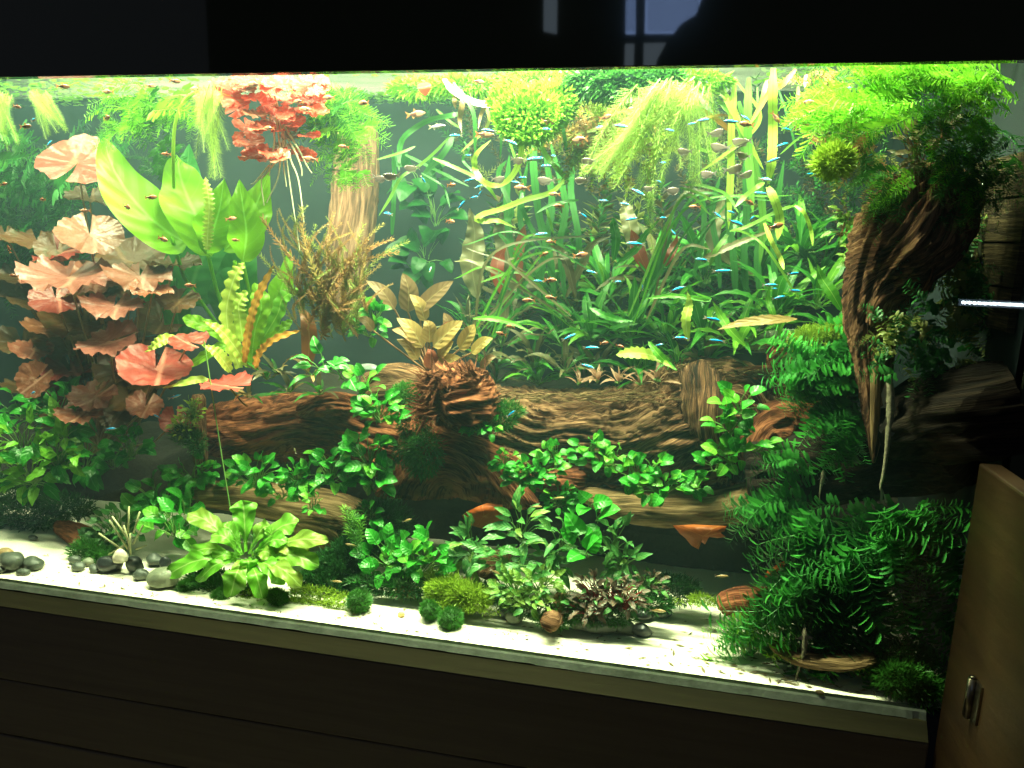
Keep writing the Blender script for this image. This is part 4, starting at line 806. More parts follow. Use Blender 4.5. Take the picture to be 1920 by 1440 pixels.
buce('yellow-rimmed round-leaved plant in front of the broad leaves', [(970, 1100, .06, 52, 34), (1010, 1090, .06, 40, 28), (990, 1130, .05, 40, 18)], 27, 74, m_buceY, m_buce, .25, 'oval')
buce('purplish brown small-leaved plant with red stems at bottom right of centre', [(1120, 1110, .06, 50, 34), (1160, 1120, .06, 50, 34), (1100, 1140, .05, 40, 20)], 24, 110, m_buceR, m_buce, .15, 'oval', m_redstem)
buce('dull greyish small-leaved plant behind the dark stones', [(1215, 1095, .09, 38, 26)], 20, 34, m_buceR, m_buce, .3, 'oval')
cluster('bushy_green_plant', 'bright green lobed bush at the far left above the sand', 'water plant', [(40, 820, .14, 60, 44), (110, 850, .13, 46, 46), (60, 880, .14, 70, 40), (120, 800, .15, 30, 36)], 'oval', m_left, 36, 110, mat2=m_anub, k2=.3)
cluster('bushy_green_plant', 'dark green leafy growth behind the lobed bush at far left', 'water plant', [(110, 770, .24, 70, 40), (160, 850, .22, 40, 50), (40, 760, .26, 50, 40)], 'ovate', m_anub, 38, 60)
cluster('twiggy_plant', 'bushy stems with cut pale twigs beside the white stone', 'water plant', [(225, 990, .12, 50, 40), (190, 1010, .12, 34, 26)], 'small', m_buce, 20, 90)
tw = thing('cut_twigs', P(240, 1040, .06), 'cut pale stems sticking out above the white stone', 'twigs')
for a, b in [((235, 1035), (185, 1000)), ((240, 1030), (205, 975)), ((245, 1030), (232, 985)), ((240, 1010), (210, 968)), ((250, 1020), (268, 985)), ((255, 1030), (275, 1022)), ((240, 1000), (242, 950)), ((250, 1000), (262, 960)), ((235, 1022), (203, 1040)), ((245, 1040), (244, 1000))]:
    mb = MB(); mb.tube([P(*a, .06), P(*b, .055)], [.0016, .0013], 6); mb.build('twig', m_pale, tw)
cluster('post_sprig', 'tiny cream and green leaves growing up the short wooden post', 'water plant', [(360, 770, .145, 22, 26), (345, 800, .145, 30, 20)], 'small', m_mossy, 11, 110, mat2=m_buceY, k2=.5)
cluster('pink_tipped_plant', 'small pink-tipped leafy stems on top of the driftwood at upper right', 'water plant', [(1715, 275, .06, 30, 40), (1770, 240, .06, 26, 32), (1730, 300, .06, 46, 20)], 'broad', G('pink_tip', (.30, .28, .14), (.40, .26, .16), .35, (.5, .4, .3), 0, c3=(.12, .24, .1)), 30, 62, stemmat=m_feathstem)
cluster('driftwood_sprig', 'tiny pale-leaved sprig on the face of the hanging driftwood', 'water plant', [(1712, 500, .045, 22, 22), (1735, 482, .045, 14, 14)], 'small', m_buce, 16, 34, mat2=G('silver_leaf', (.35, .42, .30), (.3, .4, .3), .3), k2=.4)
cluster('driftwood_sprig', 'small dark leafy sprig right of the hanging driftwood beside the planks', 'water plant', [(1780, 440, .05, 30, 40)], 'oval', m_buce, 22, 24, stemmat=m_feathstem)
cluster('yellow_sprig', 'thin yellowish leafy stems along the left side of the hanging driftwood', 'water plant', [(1610, 450, .12, 26, 30), (1600, 490, .12, 20, 24), (1580, 430, .13, 30, 20), (1590, 400, .13, 26, 18)], 'oval', m_buceY, 22, 44, stemmat=m_feathstem)
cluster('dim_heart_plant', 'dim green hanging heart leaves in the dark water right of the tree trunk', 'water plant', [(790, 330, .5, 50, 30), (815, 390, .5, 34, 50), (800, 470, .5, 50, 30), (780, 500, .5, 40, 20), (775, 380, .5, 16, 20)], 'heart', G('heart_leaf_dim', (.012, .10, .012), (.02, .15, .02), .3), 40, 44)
# ================================================================== LETTUCE-LIKE PLANT
lt = thing('lettuce_like_plant', P(462, 1055, .06), 'light green lettuce-like rosette with wavy leaves on the front sand', 'water plant')
for i, (tx, ty, w, c) in enumerate([(352, 962, 36, 0), (455, 938, 46, 0), (312, 1078, 40, 1), (350, 1040, 28, 0), (395, 1005, 30, 0), (560, 978, 38, 0), (616, 1014, 32, 0), (598, 1060, 38, 1), (535, 1095, 36, 1), (432, 1118, 44, 0), (492, 1122, 34, 1), (565, 1100, 32, 0),
        (385, 1062, 26, 0), (540, 1015, 28, 0), (468, 1082, 30, 0), (505, 985, 30, 0), (415, 985, 30, 0), (580, 1035, 32, 0), (520, 1050, 30, 1), (440, 1095, 26, 0), (370, 1090, 26, 1)]):
    bx, by = 462 + (tx - 462) * .12, 1045 + (ty - 1045) * .1; dd = .06 - .035 * max(0, (ty - 1040) / 80) + (.02 if ty < 1000 else 0)
    mx, my = bx + (tx - bx) * .55, by + (ty - by) * .55 - 14
    blade(lt, [(bx, by, .06), (mx, my, max(.015, dd - .012)), (tx, ty, max(.012, dd - .008))], w, m_let, lambda v: max(.13, min(1, v * 1.9) ** 1.3 * min(1, (1.001 - v) * 5) ** .5), 26, 3, rip=.16, rfreq=2.6, seed=i * 1.7, scallop=.10, cup=.05)
# ================================================================== FEATHERY, FLOATING AND FERNY PLANTS
FE = dict(nodes_=46, ll=.075, lw=.010, ang=48, whorl=4, curve=.22, stem=.006, droop=-.2, wig=.06, taper=.5)
HAIR = dict(nodes_=62, ll=.13, lw=.0019, ang=52, whorl=5, curve=.04, stem=.006, droop=.3, wig=.03, taper=.5)
LEAFY = dict(nodes_=16, ll=.16, lw=.030, ang=50, whorl=3, curve=.15, stem=.007, droop=.3, wig=.06, taper=.2)
MOSSY = dict(nodes_=14, ll=.20, lw=.030, ang=42, whorl=2, curve=.2, stem=.006, droop=.4, wig=.08, taper=.5, lobes=2)
sp = [(rnd(575, 665), rnd(560, 640), x, y, .20, .16) for x, y in ((512, 398), (540, 430), (560, 395), (575, 440), (600, 380), (618, 420), (648, 395), (665, 430), (700, 415), (742, 430), (760, 470), (786, 474), (720, 460), (690, 470), (500, 470), (520, 500), (545, 480), (640, 470), (660, 500), (735, 505), (530, 545), (770, 500))]
sp += [(x, y, x + rnd(-70, 70), y - rnd(30, 100), .17, .14) for x, y in [(rnd(545, 690), rnd(470, 640)) for _ in range(60)]]
fronds('feathery_plant', 'bushy brownish feathery plant in front of the pale tree trunk', 'water plant', sp, [m_feath, m_feath, m_myri], FE, 'feath')
def roots(label, tops, ends, y, n, group='feathery floating roots'):
    sp = []
    for i in range(n):
        a = random.choice(tops); b = random.choice(ends); sp.append((a[0] + rnd(-8, 8), a[1] + rnd(-4, 4), b[0] + rnd(-14, 14), b[1] + rnd(-16, 10), y + rnd(-.02, .02), y + rnd(-.03, .02)))
    return fronds('floating_roots', label, 'roots', sp, [m_root, m_root, m_strapb], HAIR, 'hair', 1.0, 'root_strand', group)
roots('large pale green feathery root mass trailing down at upper right of centre', [(1195, 160), (1225, 152), (1250, 150), (1290, 150), (1305, 150), (1265, 150)], [(1190, 400), (1125, 325), (1095, 330), (1150, 350), (1215, 380), (1240, 350), (1260, 310), (1170, 300), (1285, 290), (1200, 340), (1130, 330), (1180, 370)], .12, 36)
roots('long thin feathery root hanging below the large root mass', [(1215, 340)], [(1218, 440), (1225, 480)], .11, 3)
roots('pale feathery roots hanging in front of the sword plant', [(375, 160), (395, 160), (410, 162)], [(380, 290), (400, 330), (412, 335), (395, 260), (415, 280), (385, 240)], .12, 20)
roots('dim feathery roots hanging near the left corner above the red lily leaf', [(65, 170), (85, 170)], [(100, 255), (125, 260), (85, 240), (110, 230)], .2, 12)
roots('soft feathery roots hanging at the extreme left edge', [(5, 170), (20, 175)], [(10, 260), (25, 280), (0, 240)], .18, 10)
roots('short feathery roots under the lamps right of the red floating leaves', [(630, 155), (650, 158)], [(628, 195), (650, 205), (640, 190)], .2, 8)
roots('wispy pale roots among the strap leaves right of the large root mass', [(1300, 160), (1330, 160)], [(1330, 300), (1310, 350), (1350, 330), (1290, 350)], .17, 12)
# red floating leaves with white roots
fl_ = thing('floating_red_plant', P(515, 170, .16), 'red leaves crowded under the lamps with long white roots hanging down', 'floating plant')
sp = []
for i, (px, py, rx, ry) in enumerate([(430, 165, 26, 12), (470, 160, 34, 9), (520, 160, 40, 9), (575, 160, 34, 11), (600, 170, 20, 8), (440, 190, 30, 12), (480, 185, 26, 10), (535, 185, 30, 10), (585, 190, 26, 9), (445, 205, 24, 14), (480, 215, 26, 9), (560, 208, 40, 10), (590, 212, 28, 8), (500, 205, 20, 10),
        (460, 235, 24, 12), (490, 240, 26, 11), (550, 230, 24, 8), (470, 265, 28, 14), (450, 262, 16, 12), (485, 290, 30, 9), (470, 285, 18, 8), (580, 255, 22, 8), (545, 255, 20, 8), (420, 180, 18, 10), (510, 225, 22, 8), (530, 275, 18, 7), (565, 285, 20, 6)]):
    sp.append((px, py, .15 + rnd(-.03, .03), rx * .95, ry, rnd(0, 360), m_redleaf if random.random() < .75 else m_lotp, .7))
for _ in range(34):
    px = rnd(415, 615); py = 150 + 150 * random.random() ** 1.4; px = px if py < 215 else 440 + (px - 415) * .7
    sp.append((px, py, .15 + rnd(-.04, .04), rnd(14, 28), rnd(6, 11), rnd(0, 360), m_redleaf if random.random() < .8 else m_lotp, .8))
lily(fl_, fl_.location, sp, m_lotst, 200, stalk=False)
for pts in [((505, 215), (515, 260), (508, 300), (505, 330)), ((518, 220), (525, 280), (522, 330), (500, 380)), ((528, 215), (535, 270), (540, 320), (562, 470)), ((520, 300), (500, 325), (490, 340), (495, 385)), ((530, 250), (545, 300), (560, 340), (570, 420)), ((535, 240), (560, 280), (575, 310), (585, 325)), ((522, 200), (530, 260), (532, 310), (537, 350)), ((515, 180), (520, 200), (500, 170), (485, 148)), ((540, 260), (556, 290), (565, 315), (566, 330)), ((505, 310), (480, 340), (472, 345), (470, 345))]:
    q = spline([(*a, .14) for a in pts], 12); mb = MB(); mb.tube([P(*a) for a in q], [.0016 - .0008 * i / 12 for i in range(13)], 5, cap=False); mb.build('root_strand', m_rootw, fl_)
# mosses and small-leaved clumps
GM = 'moss clumps growing on the wood and sand'
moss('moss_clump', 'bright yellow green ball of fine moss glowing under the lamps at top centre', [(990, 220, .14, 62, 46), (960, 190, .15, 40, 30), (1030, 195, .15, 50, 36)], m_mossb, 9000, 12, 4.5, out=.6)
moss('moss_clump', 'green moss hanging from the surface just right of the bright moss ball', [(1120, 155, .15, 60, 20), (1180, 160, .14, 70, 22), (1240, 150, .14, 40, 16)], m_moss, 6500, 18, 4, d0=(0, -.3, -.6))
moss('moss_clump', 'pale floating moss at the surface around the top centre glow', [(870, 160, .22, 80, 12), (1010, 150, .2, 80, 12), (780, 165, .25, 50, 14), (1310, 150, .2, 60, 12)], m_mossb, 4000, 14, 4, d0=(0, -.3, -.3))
moss('moss_clump', 'yellow moss ball in front of the dim brown plant at upper right', [(1562, 302, .045, 32, 28)], m_mossy, 1800, 13, 3.2, out=1.6)
moss('moss_mat', 'fine yellow green mat behind the fern at right of the rusty stump', [(1540, 645, .17, 56, 34), (1590, 625, .17, 40, 26)], m_mossy, 6500, 9, 2.2, out=.7)
moss('moss_clump', 'dark moss patch on the dark log left of the broken end', [(765, 742, .15, 30, 20)], m_moss, 1800, 11, 1.6, group=GM)
moss('moss_clump', 'ragged dark moss hanging on the red branch left of the log', [(775, 800, .16, 26, 26), (795, 850, .14, 34, 42), (760, 845, .15, 20, 24)], m_moss, 3000, 12, 1.7, d0=(0, -.3, -.4), group=GM)
moss('moss_clump', 'green moss patch around the blue fish on the main log', [(925, 785, .155, 42, 22), (950, 770, .16, 30, 14)], m_moss, 2400, 12, 1.6, group=GM)
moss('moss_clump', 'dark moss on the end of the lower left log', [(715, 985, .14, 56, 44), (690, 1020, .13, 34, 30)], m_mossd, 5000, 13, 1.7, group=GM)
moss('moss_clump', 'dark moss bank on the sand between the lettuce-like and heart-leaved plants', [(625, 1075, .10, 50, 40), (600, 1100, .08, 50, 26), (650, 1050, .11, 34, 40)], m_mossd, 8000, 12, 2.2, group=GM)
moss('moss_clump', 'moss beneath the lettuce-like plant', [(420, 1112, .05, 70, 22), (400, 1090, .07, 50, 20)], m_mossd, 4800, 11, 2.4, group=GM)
moss('moss_clump', 'yellow green moss spilling onto the sand left of the rimmed-leaf plant', [(845, 1110, .07, 46, 26), (880, 1120, .06, 40, 22), (820, 1095, .09, 34, 20)], m_mossy, 5200, 11, 2.4, group=GM)
moss('moss_clump', 'thin bright moss scattered beneath the moss balls', [(540, 1122, .045, 90, 8), (440, 1128, .035, 70, 7), (640, 1130, .04, 34, 6), (600, 1112, .05, 60, 8)], m_mossy, 2600, 9, 1.8, out=.3, group=GM)
moss('moss_clump', 'green moss at the corner of the sand beside the door', [(1690, 1270, .016, 50, 34), (1730, 1290, .012, 34, 30), (1690, 1230, .03, 60, 24)], m_moss, 6500, 12, 2.4, group=GM)
moss('moss_clump', 'mossy ground at the far left edge above the sand', [(40, 965, .17, 80, 26), (120, 950, .18, 60, 22), (30, 920, .18, 60, 30)], m_mossd, 6500, 11, 2.2, group=GM)
moss('moss_clump', 'moss tuft left of the white stone', [(165, 1035, .09, 34, 20), (190, 1050, .08, 30, 12)], m_moss, 2200, 10, 2, group=GM)
moss('moss_clump', 'thin moss strip on the small wooden post', [(345, 815, .15, 24, 16), (368, 830, .145, 16, 20)], m_moss, 1400, 9, 1.6, group=GM)
moss('moss_clump', 'moss around the hollow tube', [(1065, 1140, .06, 26, 26), (1035, 1165, .05, 30, 12)], m_moss, 1800, 9, 1.8, group=GM)
moss('moss_clump', 'small yellow moss tuft on the sand under the orange leaf at right', [(1320, 1125, .11, 26, 7)], m_mossy, 500, 9, 1.8, group=GM)
moss('moss_clump', 'dim moss bank at the right edge behind the dark stones', [(1260, 1105, .13, 50, 24)], m_mossd, 2500, 10, 2, group=GM)
m_ball = prin('moss_ball_core', (.015, .06, .012), .95, (.03, .10, .02), 90, .6)
def ball(px, py, y, r, label):
    p = P(px, py, y); u = PU(p); rt = thing('moss_ball', p, label, 'moss ball', 'round moss balls on the front sand'); import bmesh
    bm = bmesh.new(); bmesh.ops.create_icosphere(bm, subdivisions=3, radius=r * u * .93); 
    for v in bm.verts: v.co *= 1 + .35 * noise.noise(v.co * 45 + p * 50); v.co.z *= .86
    me = bpy.data.meshes.new('core'); bm.to_mesh(me); bm.free(); me.materials.append(m_ball); link('core', me, rt)
    vs = []; fs = []
    for i in range(1500):
        d = Vector((random.gauss(0, 1), random.gauss(0, 1), random.gauss(0, 1))).normalized(); b = d * r * u * .93 * (1 + .35 * noise.noise(d * r * u * .93 * 45 + p * 50)); b.z *= .86; w = d.orthogonal().normalized() * u * .9; e = d * u * rnd(3, 8) + Vector((rnd(-1, 1), rnd(-1, 1), rnd(-1, 1))) * u * 3; k = len(vs)
        vs += [b - w, b + w, b + e]; fs.append((k, k + 1, k + 2))
    o = link('fuzz', mesh('fuzz', vs, fs, m_moss, False), rt); tag(o, kind='stuff')
for px, py, y, r, l in [(352, 1103, .045, 21, 'dark moss ball at the left under the brown lettuce-like leaf'), (415, 1120, .033, 17, 'moss ball under the middle of the lettuce-like plant'), (520, 1120, .035, 18, 'moss ball right of the lettuce-like plant'),
        (672, 1128, .04, 21, 'moss ball alone on the sand left of the brown pebble'), (807, 1145, .045, 19, 'upper left one of the two touching moss balls'), (844, 1160, .035, 20, 'lower right one of the two touching moss balls')]: ball(px, py, y, r, l)
# fern fronds at the right
fronds('fern_clump', 'dark green fern fronds spreading left beside the driftwood spike', 'fern',
       fan(1560, 700, .12, 50, 40, 60, 92, 150, 235) + fan(1590, 780, .11, 30, 50, 34, 86, 200, 280) + fan(1600, 680, .13, 30, 60, 24, 80, 160, 260) + fan(1500, 870, .13, 40, 20, 10, 80, 170, 220), [m_fern, m_fern, m_fernd], FERN, width=1.1)
fronds('fern_clump', 'large dark fern bank filling the bottom right of the tank', 'fern',
       fan(1600, 1000, .09, 130, 50, 60, 120, 175, 290) + fan(1560, 1110, .07, 110, 60, 62, 130, 160, 250) + fan(1640, 1080, .06, 110, 70, 60, 120, 210, 330) + fan(1700, 960, .05, 70, 30, 30, 110, 250, 350) + fan(1480, 960, .11, 60, 20, 20, 90, 160, 220) + fan(1640, 1180, .04, 70, 30, 26, 90, 220, 330), [m_fern, m_fernd, m_fern, m_fernd], FERN, width=1.05)
fronds('fern_clump', 'bright green fern fronds in front of the bank above the long thin catfish', 'fern',
       fan(1560, 1150, .045, 50, 30, 16, 100, 190, 245) + fan(1430, 1180, .06, 50, 20, 16, 90, 180, 220) + fan(1620, 1110, .045, 30, 30, 8, 80, 190, 260), [m_fernb, m_fern, m_fern], FERN, width=1.0)
fronds('fern_clump', 'dim grey green ferns with added dark fill right of the driftwood spike', 'fern', fan(1700, 640, .05, 60, 60, 40, 60, 0, 360) + fan(1790, 690, .04, 60, 20, 22, 50, 150, 300) + fan(1800, 560, .10, 50, 90, 50, 70, 0, 360) + fan(1780, 450, .14, 40, 60, 30, 70, 0, 360), [m_fernd, m_fernd, m_myri], FERN, width=1.0)  # last two fans are added to darken the bare end wall
MO = dict(MOSSY)
fronds('trailing_moss', 'bright green trailing moss streaming left at the top right corner', 'moss',
       fan(1780, 160, .05, 130, 26, 70, 110, 165, 200) + fan(1640, 200, .09, 90, 26, 50, 120, 180, 225) + fan(1840, 210, .03, 80, 50, 34, 90, 170, 250) + fan(1560, 215, .1, 40, 16, 12, 70, 160, 200), [m_fernb, m_fernb, m_mossb], MO, 'mossy', 1.2)
fronds('trailing_moss', 'green moss cascading down over the top of the hanging driftwood', 'moss',
       fan(1800, 240, .04, 80, 60, 44, 80, 180, 280) + fan(1690, 360, .06, 50, 34, 50, 70, 180, 270) + fan(1830, 330, .03, 50, 60, 40, 60, 200, 320), [m_fernb, m_moss, m_moss], MO, 'mossy', 1.2)
fronds('trailing_moss', 'dark green moss behind the driftwood at the right edge', 'moss', fan(1860, 300, .05, 50, 80, 44, 70, 180, 340) + fan(1780, 380, .05, 50, 30, 24, 60, 200, 320), [m_fernd, m_moss], MO, 'mossy', 1.3)
fronds('leafy_hanging_plant', 'dull brownish small-leaved plant under the trailing moss at upper right', 'water plant', fan(1600, 260, .14, 60, 50, 60, 70, 150, 290) + fan(1560, 160, .16, 50, 26, 30, 70, 170, 330) + fan(1640, 310, .14, 40, 30, 24, 50, 200, 330), [m_myri, m_feath, m_buce], LEAFY, 'leafy')
fronds('leafy_hanging_plant', 'tangled tan and olive stems behind the large root mass', 'water plant', fan(1110, 230, .22, 80, 50, 60, 90, 0, 360) + fan(1190, 290, .2, 60, 40, 24, 80, 0, 360), [m_myri, m_feath, m_yel], LEAFY, 'leafy')
fronds('branching_moss', 'lime green branching stems hanging at upper left', 'moss', fan(270, 190, .20, 55, 26, 40, 60, 150, 330) + fan(240, 235, .2, 30, 16, 18, 50, 160, 300) + fan(330, 200, .22, 40, 30, 24, 60, 200, 340), [m_mossb, m_moss, m_left], MO, 'mossy', 1.6)
fronds('branching_moss', 'small dim green branching sprig left of the runner', 'moss', fan(305, 300, .28, 26, 30, 20, 40, 150, 380), [m_moss], MO, 'mossy', 1.6)
fronds('branching_moss', 'green branching moss around the top of the pale tree trunk', 'moss', fan(640, 220, .22, 60, 50, 80, 60, 180, 360) + fan(640, 300, .22, 30, 40, 30, 44, 180, 360) + fan(620, 180, .2, 40, 20, 20, 50, 150, 330), [m_moss, m_mossb, m_left], MO, 'mossy', 1.6)
fronds('branching_moss', 'dark green thicket in the water at the far left below the surface', 'moss', fan(40, 390, .36, 90, 90, 120, 60, 0, 360) + fan(5, 260, .28, 30, 60, 30, 60, 0, 360), [m_mossd, m_fernd, m_moss], MO, 'mossy', 1.8)
fronds('branching_moss', 'dim green thicket behind the red lotus', 'moss', fan(60, 480, .36, 90, 60, 60, 60, 0, 360) + fan(180, 300, .45, 60, 40, 20, 60, 0, 360), [m_mossd, m_fernd], MO, 'mossy', 1.8)
fronds('needle_plant', 'thin needle-leaved stems beside the mossy end of the tan log', 'water plant', [(655 + i * 3, 1010 + i * 4, 648 + i * 9, 945 + i * 6, .11, .1) for i in range(5)] + [(680, 1070, 672, 990, .1, .09), (520, 1040, 512, 990, .06, .055), (485, 1060, 478, 1000, .055, .05), (440, 1050, 452, 1000, .055, .05)], [m_left, m_moss], dict(nodes_=16, ll=.22, lw=.014, ang=62, whorl=5, curve=.1, stem=.01, droop=.2, wig=.05, taper=.3), 'needle')
fronds('needle_plant', 'pink brown feathery stems high up near the bright moss ball', 'water plant', [(1145, 300, 1150, 175, .2, .19), (1128, 290, 1110, 200, .22, .2), (1170, 300, 1168, 200, .22, .2), (1100, 280, 1085, 215, .2, .2)], [m_feath], FE, 'feath', 1.6)
tan_l = thing('floating_leaf', P(858, 200, .2), 'brown wilted leaves hanging in the water left of the bright moss ball', 'leaf')
for i, (pts, w) in enumerate([(D(.2, (868, 170), (866, 200), (862, 225), (866, 250)), 11), (D(.2, (925, 165), (915, 190), (902, 215), (896, 245)), 9), (D(.2, (856, 175), (852, 190), (855, 205)), 9), (D(.18, (793, 155), (796, 165), (798, 180)), 26)]):
    blade(tan_l, pts, w, m_tanb if i < 3 else m_redleaf, lance, 12, 1, seed=i)
ls_ = MB(); ls_.tube([P(383, 640, .10), P(398, 740, .1), P(415, 850, .095), P(433, 960, .09)], [.0009] * 4, 5, cap=False); o = ls_.build('thin_stalk', m_stem, org=P(383, 640, .1)); tag(o, 'single thin green stalk running down in front of the left logs', 'stalk')
ls_ = MB(); q = spline([(1785, 940, .02), (1700, 930, .03), (1650, 925, .03)], 8)
# ================================================================== STONES, LEAF LITTER, SMALL THINGS
import bmesh
def stone(px, py, rx, ry, mat, label, y=None, cat='stone', group='dark stones on the sand', name='stone'):
    g = PZ(px, py + ry * .75, .002) if y is None else P(px, py, y); u = PU(g); bm = bmesh.new(); bmesh.ops.create_icosphere(bm, subdivisions=4, radius=1)
    sd = Vector((rnd(-9, 9), rnd(-9, 9), rnd(-9, 9)))
    for v in bm.verts:
        n1 = noise.noise(v.co * .8 + sd); v.co *= 1 + .28 * n1 + .05 * noise.noise(v.co * 3 + sd)
        v.co = Vector((v.co.x * rx * u, v.co.y * (rx + ry) * .42 * u, max(-.55, v.co.z) * ry * u))
    me = bpy.data.meshes.new(name); bm.to_mesh(me); bm.free(); me.materials.append(mat); me.polygons.foreach_set('use_smooth', [True] * len(me.polygons))
    o = link(name, me); o.location = (P(px, py, g.y) if y is None else g); o.rotation_euler = (0, 0, rnd(-.5, .5)) if y is None else (0, 0, 0)
    return tag(o, label, cat, group)
M_st = prin('dark_stone', (.035, .045, .038), .45, (.075, .09, .07), 60, .35); M_st2 = prin('grey_green_stone', (.10, .12, .08), .5, (.16, .17, .11), 70, .4); M_blk = prin('black_stone', (.012, .015, .016), .3, (.03, .035, .035), 50, .3)
M_wh = prin('cream_stone', (.72, .66, .50), .45, (.62, .55, .42), 90, .3); M_brn = prin('brown_stone', (.30, .20, .09), .5, (.2, .13, .06), 80, .4)
for a in [(22, 1052, 24, 19, M_st, 'grey stone at the left edge with a green sprig on it'), (62, 1056, 23, 13, M_st, 'flat grey stone second from the left edge'), (44, 1072, 13, 6, M_st, 'small flat stone in front of the leftmost pair'), (2, 1068, 9, 7, M_st, 'small stone cut by the left edge of the picture'), (10, 1036, 16, 9, M_brn, 'yellowish stone behind the leftmost stones'),
          (140, 1050, 11, 9, M_st, 'leftmost stone of the row below the twiggy plant'), (148, 1062, 13, 10, M_st, 'round dark stone at the left of the row'), (165, 1055, 11, 9, M_st2, 'greenish stone between the round and the black stones'), (178, 1066, 11, 9, M_st, 'small dark stone left of the black one'),
          (205, 1058, 22, 17, M_blk, 'black stone just left of the white stone'), (252, 1060, 16, 17, M_blk, 'upright black stone just right of the white stone'), (265, 1077, 15, 12, M_st, 'grey stone below the upright black stone'), (305, 1083, 30, 20, M_st2, 'big pointed grey green stone at the right end of the row'), (290, 1050, 16, 12, M_st, 'dark stone in the shade behind the big pointed one'), (310, 1056, 12, 12, M_blk, 'black stone under the brown lettuce-like leaf'),
          (925, 1120, 14, 14, M_blk, 'black stone under the left of the yellow-rimmed plant'), (943, 1148, 11, 12, M_blk, 'small squarish black stone left of the grey block'), (966, 1156, 18, 13, M_st2, 'grey block of stone below the yellow-rimmed plant'), (1000, 1150, 16, 9, M_st2, 'low grey stone beneath the rimmed leaves'), (1128, 1170, 36, 17, M_st, 'long grey stone in front of the purplish plant'), (1168, 1176, 20, 14, M_st, 'rounded grey stone right of the long one'),
          (1202, 1182, 19, 13, M_blk, 'round black stone at the right end by the purplish plant'), (1240, 1148, 20, 12, M_blk, 'black stone behind a pale fish at the right'), (1205, 1150, 22, 12, M_blk, 'dark stone half hidden under the greyish plant'), (1085, 1172, 18, 10, M_st2, 'mossy grey stone right of the hollow tube'), (765, 1108, 26, 13, M_brn, 'brown stone under the heart-leaved clump'), (62, 1008, 10, 5, M_blk, 'small black stone on the far left sand'),
          (885, 1088, 18, 12, M_brn, 'orange brown stone beside the ridged piece of wood')]: stone(*a)
stone(752, 1152, 7, 5, prin('orange_pebble', (.55, .33, .14), .35), 'small orange pebble on the bright sand', group=None, name='pebble', cat='pebble')
stone(1537, 1298, 8, 4, M_brn, 'brown pebble on the sand near the tail of the thin catfish', group=None, name='pebble', cat='pebble')
o = stone(226, 1044, 13, 16, M_wh, 'smooth cream white stone perched on the black stones', y=.05, group=None)
stone(690, 690, 24, 8, prin('milky_glass', (.45, .5, .48), .2, (.3, .35, .33), 60), 'whitish grey oblong stone above the climbing plant', y=.19, group=None)
stone(1000, 938, 1, 1, M_st, 'x', y=.3) if False else None
# hollow tube and short twigs
tu = thing('hollow_tube', P(1040, 1170, .05), 'hollow brown tube standing at an angle on the sand with its dark mouth forward', 'tube')
vs, fs, uv = logmesh([(1055, 1112, .07, 14), (1048, 1140, .06, 13), (1040, 1160, .05, 14)], 30, 28, .1, .08, 4, 3); mb = MB(); mb.add(vs, fs, 0, uv); mb.build('stem', M_tan, tu)
vs, fs, uv = logmesh([(1048, 1158, .055, 12), (1036, 1162, .04, 17), (1030, 1166, .03, 19), (1028, 1167, .028, 14), (1030, 1166, .034, 11), (1036, 1162, .05, 8)], 30, 32, .08, .08, 4, 5, ends=(0, 0)); mb = MB(); mb.add(vs, fs, 0, uv); mb.build('mouth', M_main, tu)
# orange fallen leaves lit in the cave
m_dry = G('orange_dry_leaf', (.85, .20, .04), (.75, .22, .06), .5, (.9, .35, .1), 7, patch=.3)
def flatleaf(name, label, pts, y0, y1):
    org = P(*pts[0], y0); c = [sum(a[i] for a in pts) / len(pts) for i in (0, 1)]; mb = MB(); n = len(pts)
    def q(a, off): return P(a[0], a[1], y0 + (y1 - y0) * (a[0] - pts[0][0]) / 100 + off + .004 * math.sin(a[1] * .15))
    rim = [q(a, 0) for a in pts]; mid = [q((c[0] + (a[0] - c[0]) * .5, c[1] + (a[1] - c[1]) * .5), -.004) for a in pts]; vs = rim + mid + [q(c, -.005)]
    fs = [(i, (i + 1) % n, n + (i + 1) % n, n + i) for i in range(n)] + [(n + i, n + (i + 1) % n, 2 * n) for i in range(n)]
    mb.add(vs, fs, 0, [(a[0] / 100 % 1, a[1] / 100 % 1) for a in pts] * 2 + [(.5, .5)]); o = mb.build(name, m_dry, org=org); so = o.modifiers.new('s', 'SOLIDIFY'); so.thickness = .0008
    return tag(o, label, 'leaf')
flatleaf('fallen_leaf', 'orange translucent piece of leaf standing in the dark cave under the red branch', [(866, 967), (878, 958), (895, 950), (914, 943), (928, 946), (942, 946), (942, 970), (941, 990), (925, 992), (900, 990), (884, 985), (872, 975)], .13, .15)
flatleaf('fallen_leaf', 'orange lobed leaf with ragged tips hanging below the right branch', [(1262, 985), (1300, 984), (1362, 986), (1358, 996), (1350, 998), (1360, 1006), (1345, 1008), (1336, 1000), (1328, 1008), (1322, 1020), (1316, 1016), (1298, 1010), (1310, 1030), (1296, 1022), (1285, 1008), (1275, 1000)], .15, .14)
flatleaf('fallen_leaf', 'brown leaf piece among the dark green leaves at bottom right edge of the ferns', [(1440, 1070), (1460, 1058), (1475, 1050), (1470, 1062), (1455, 1072), (1432, 1086)], .1, .1)
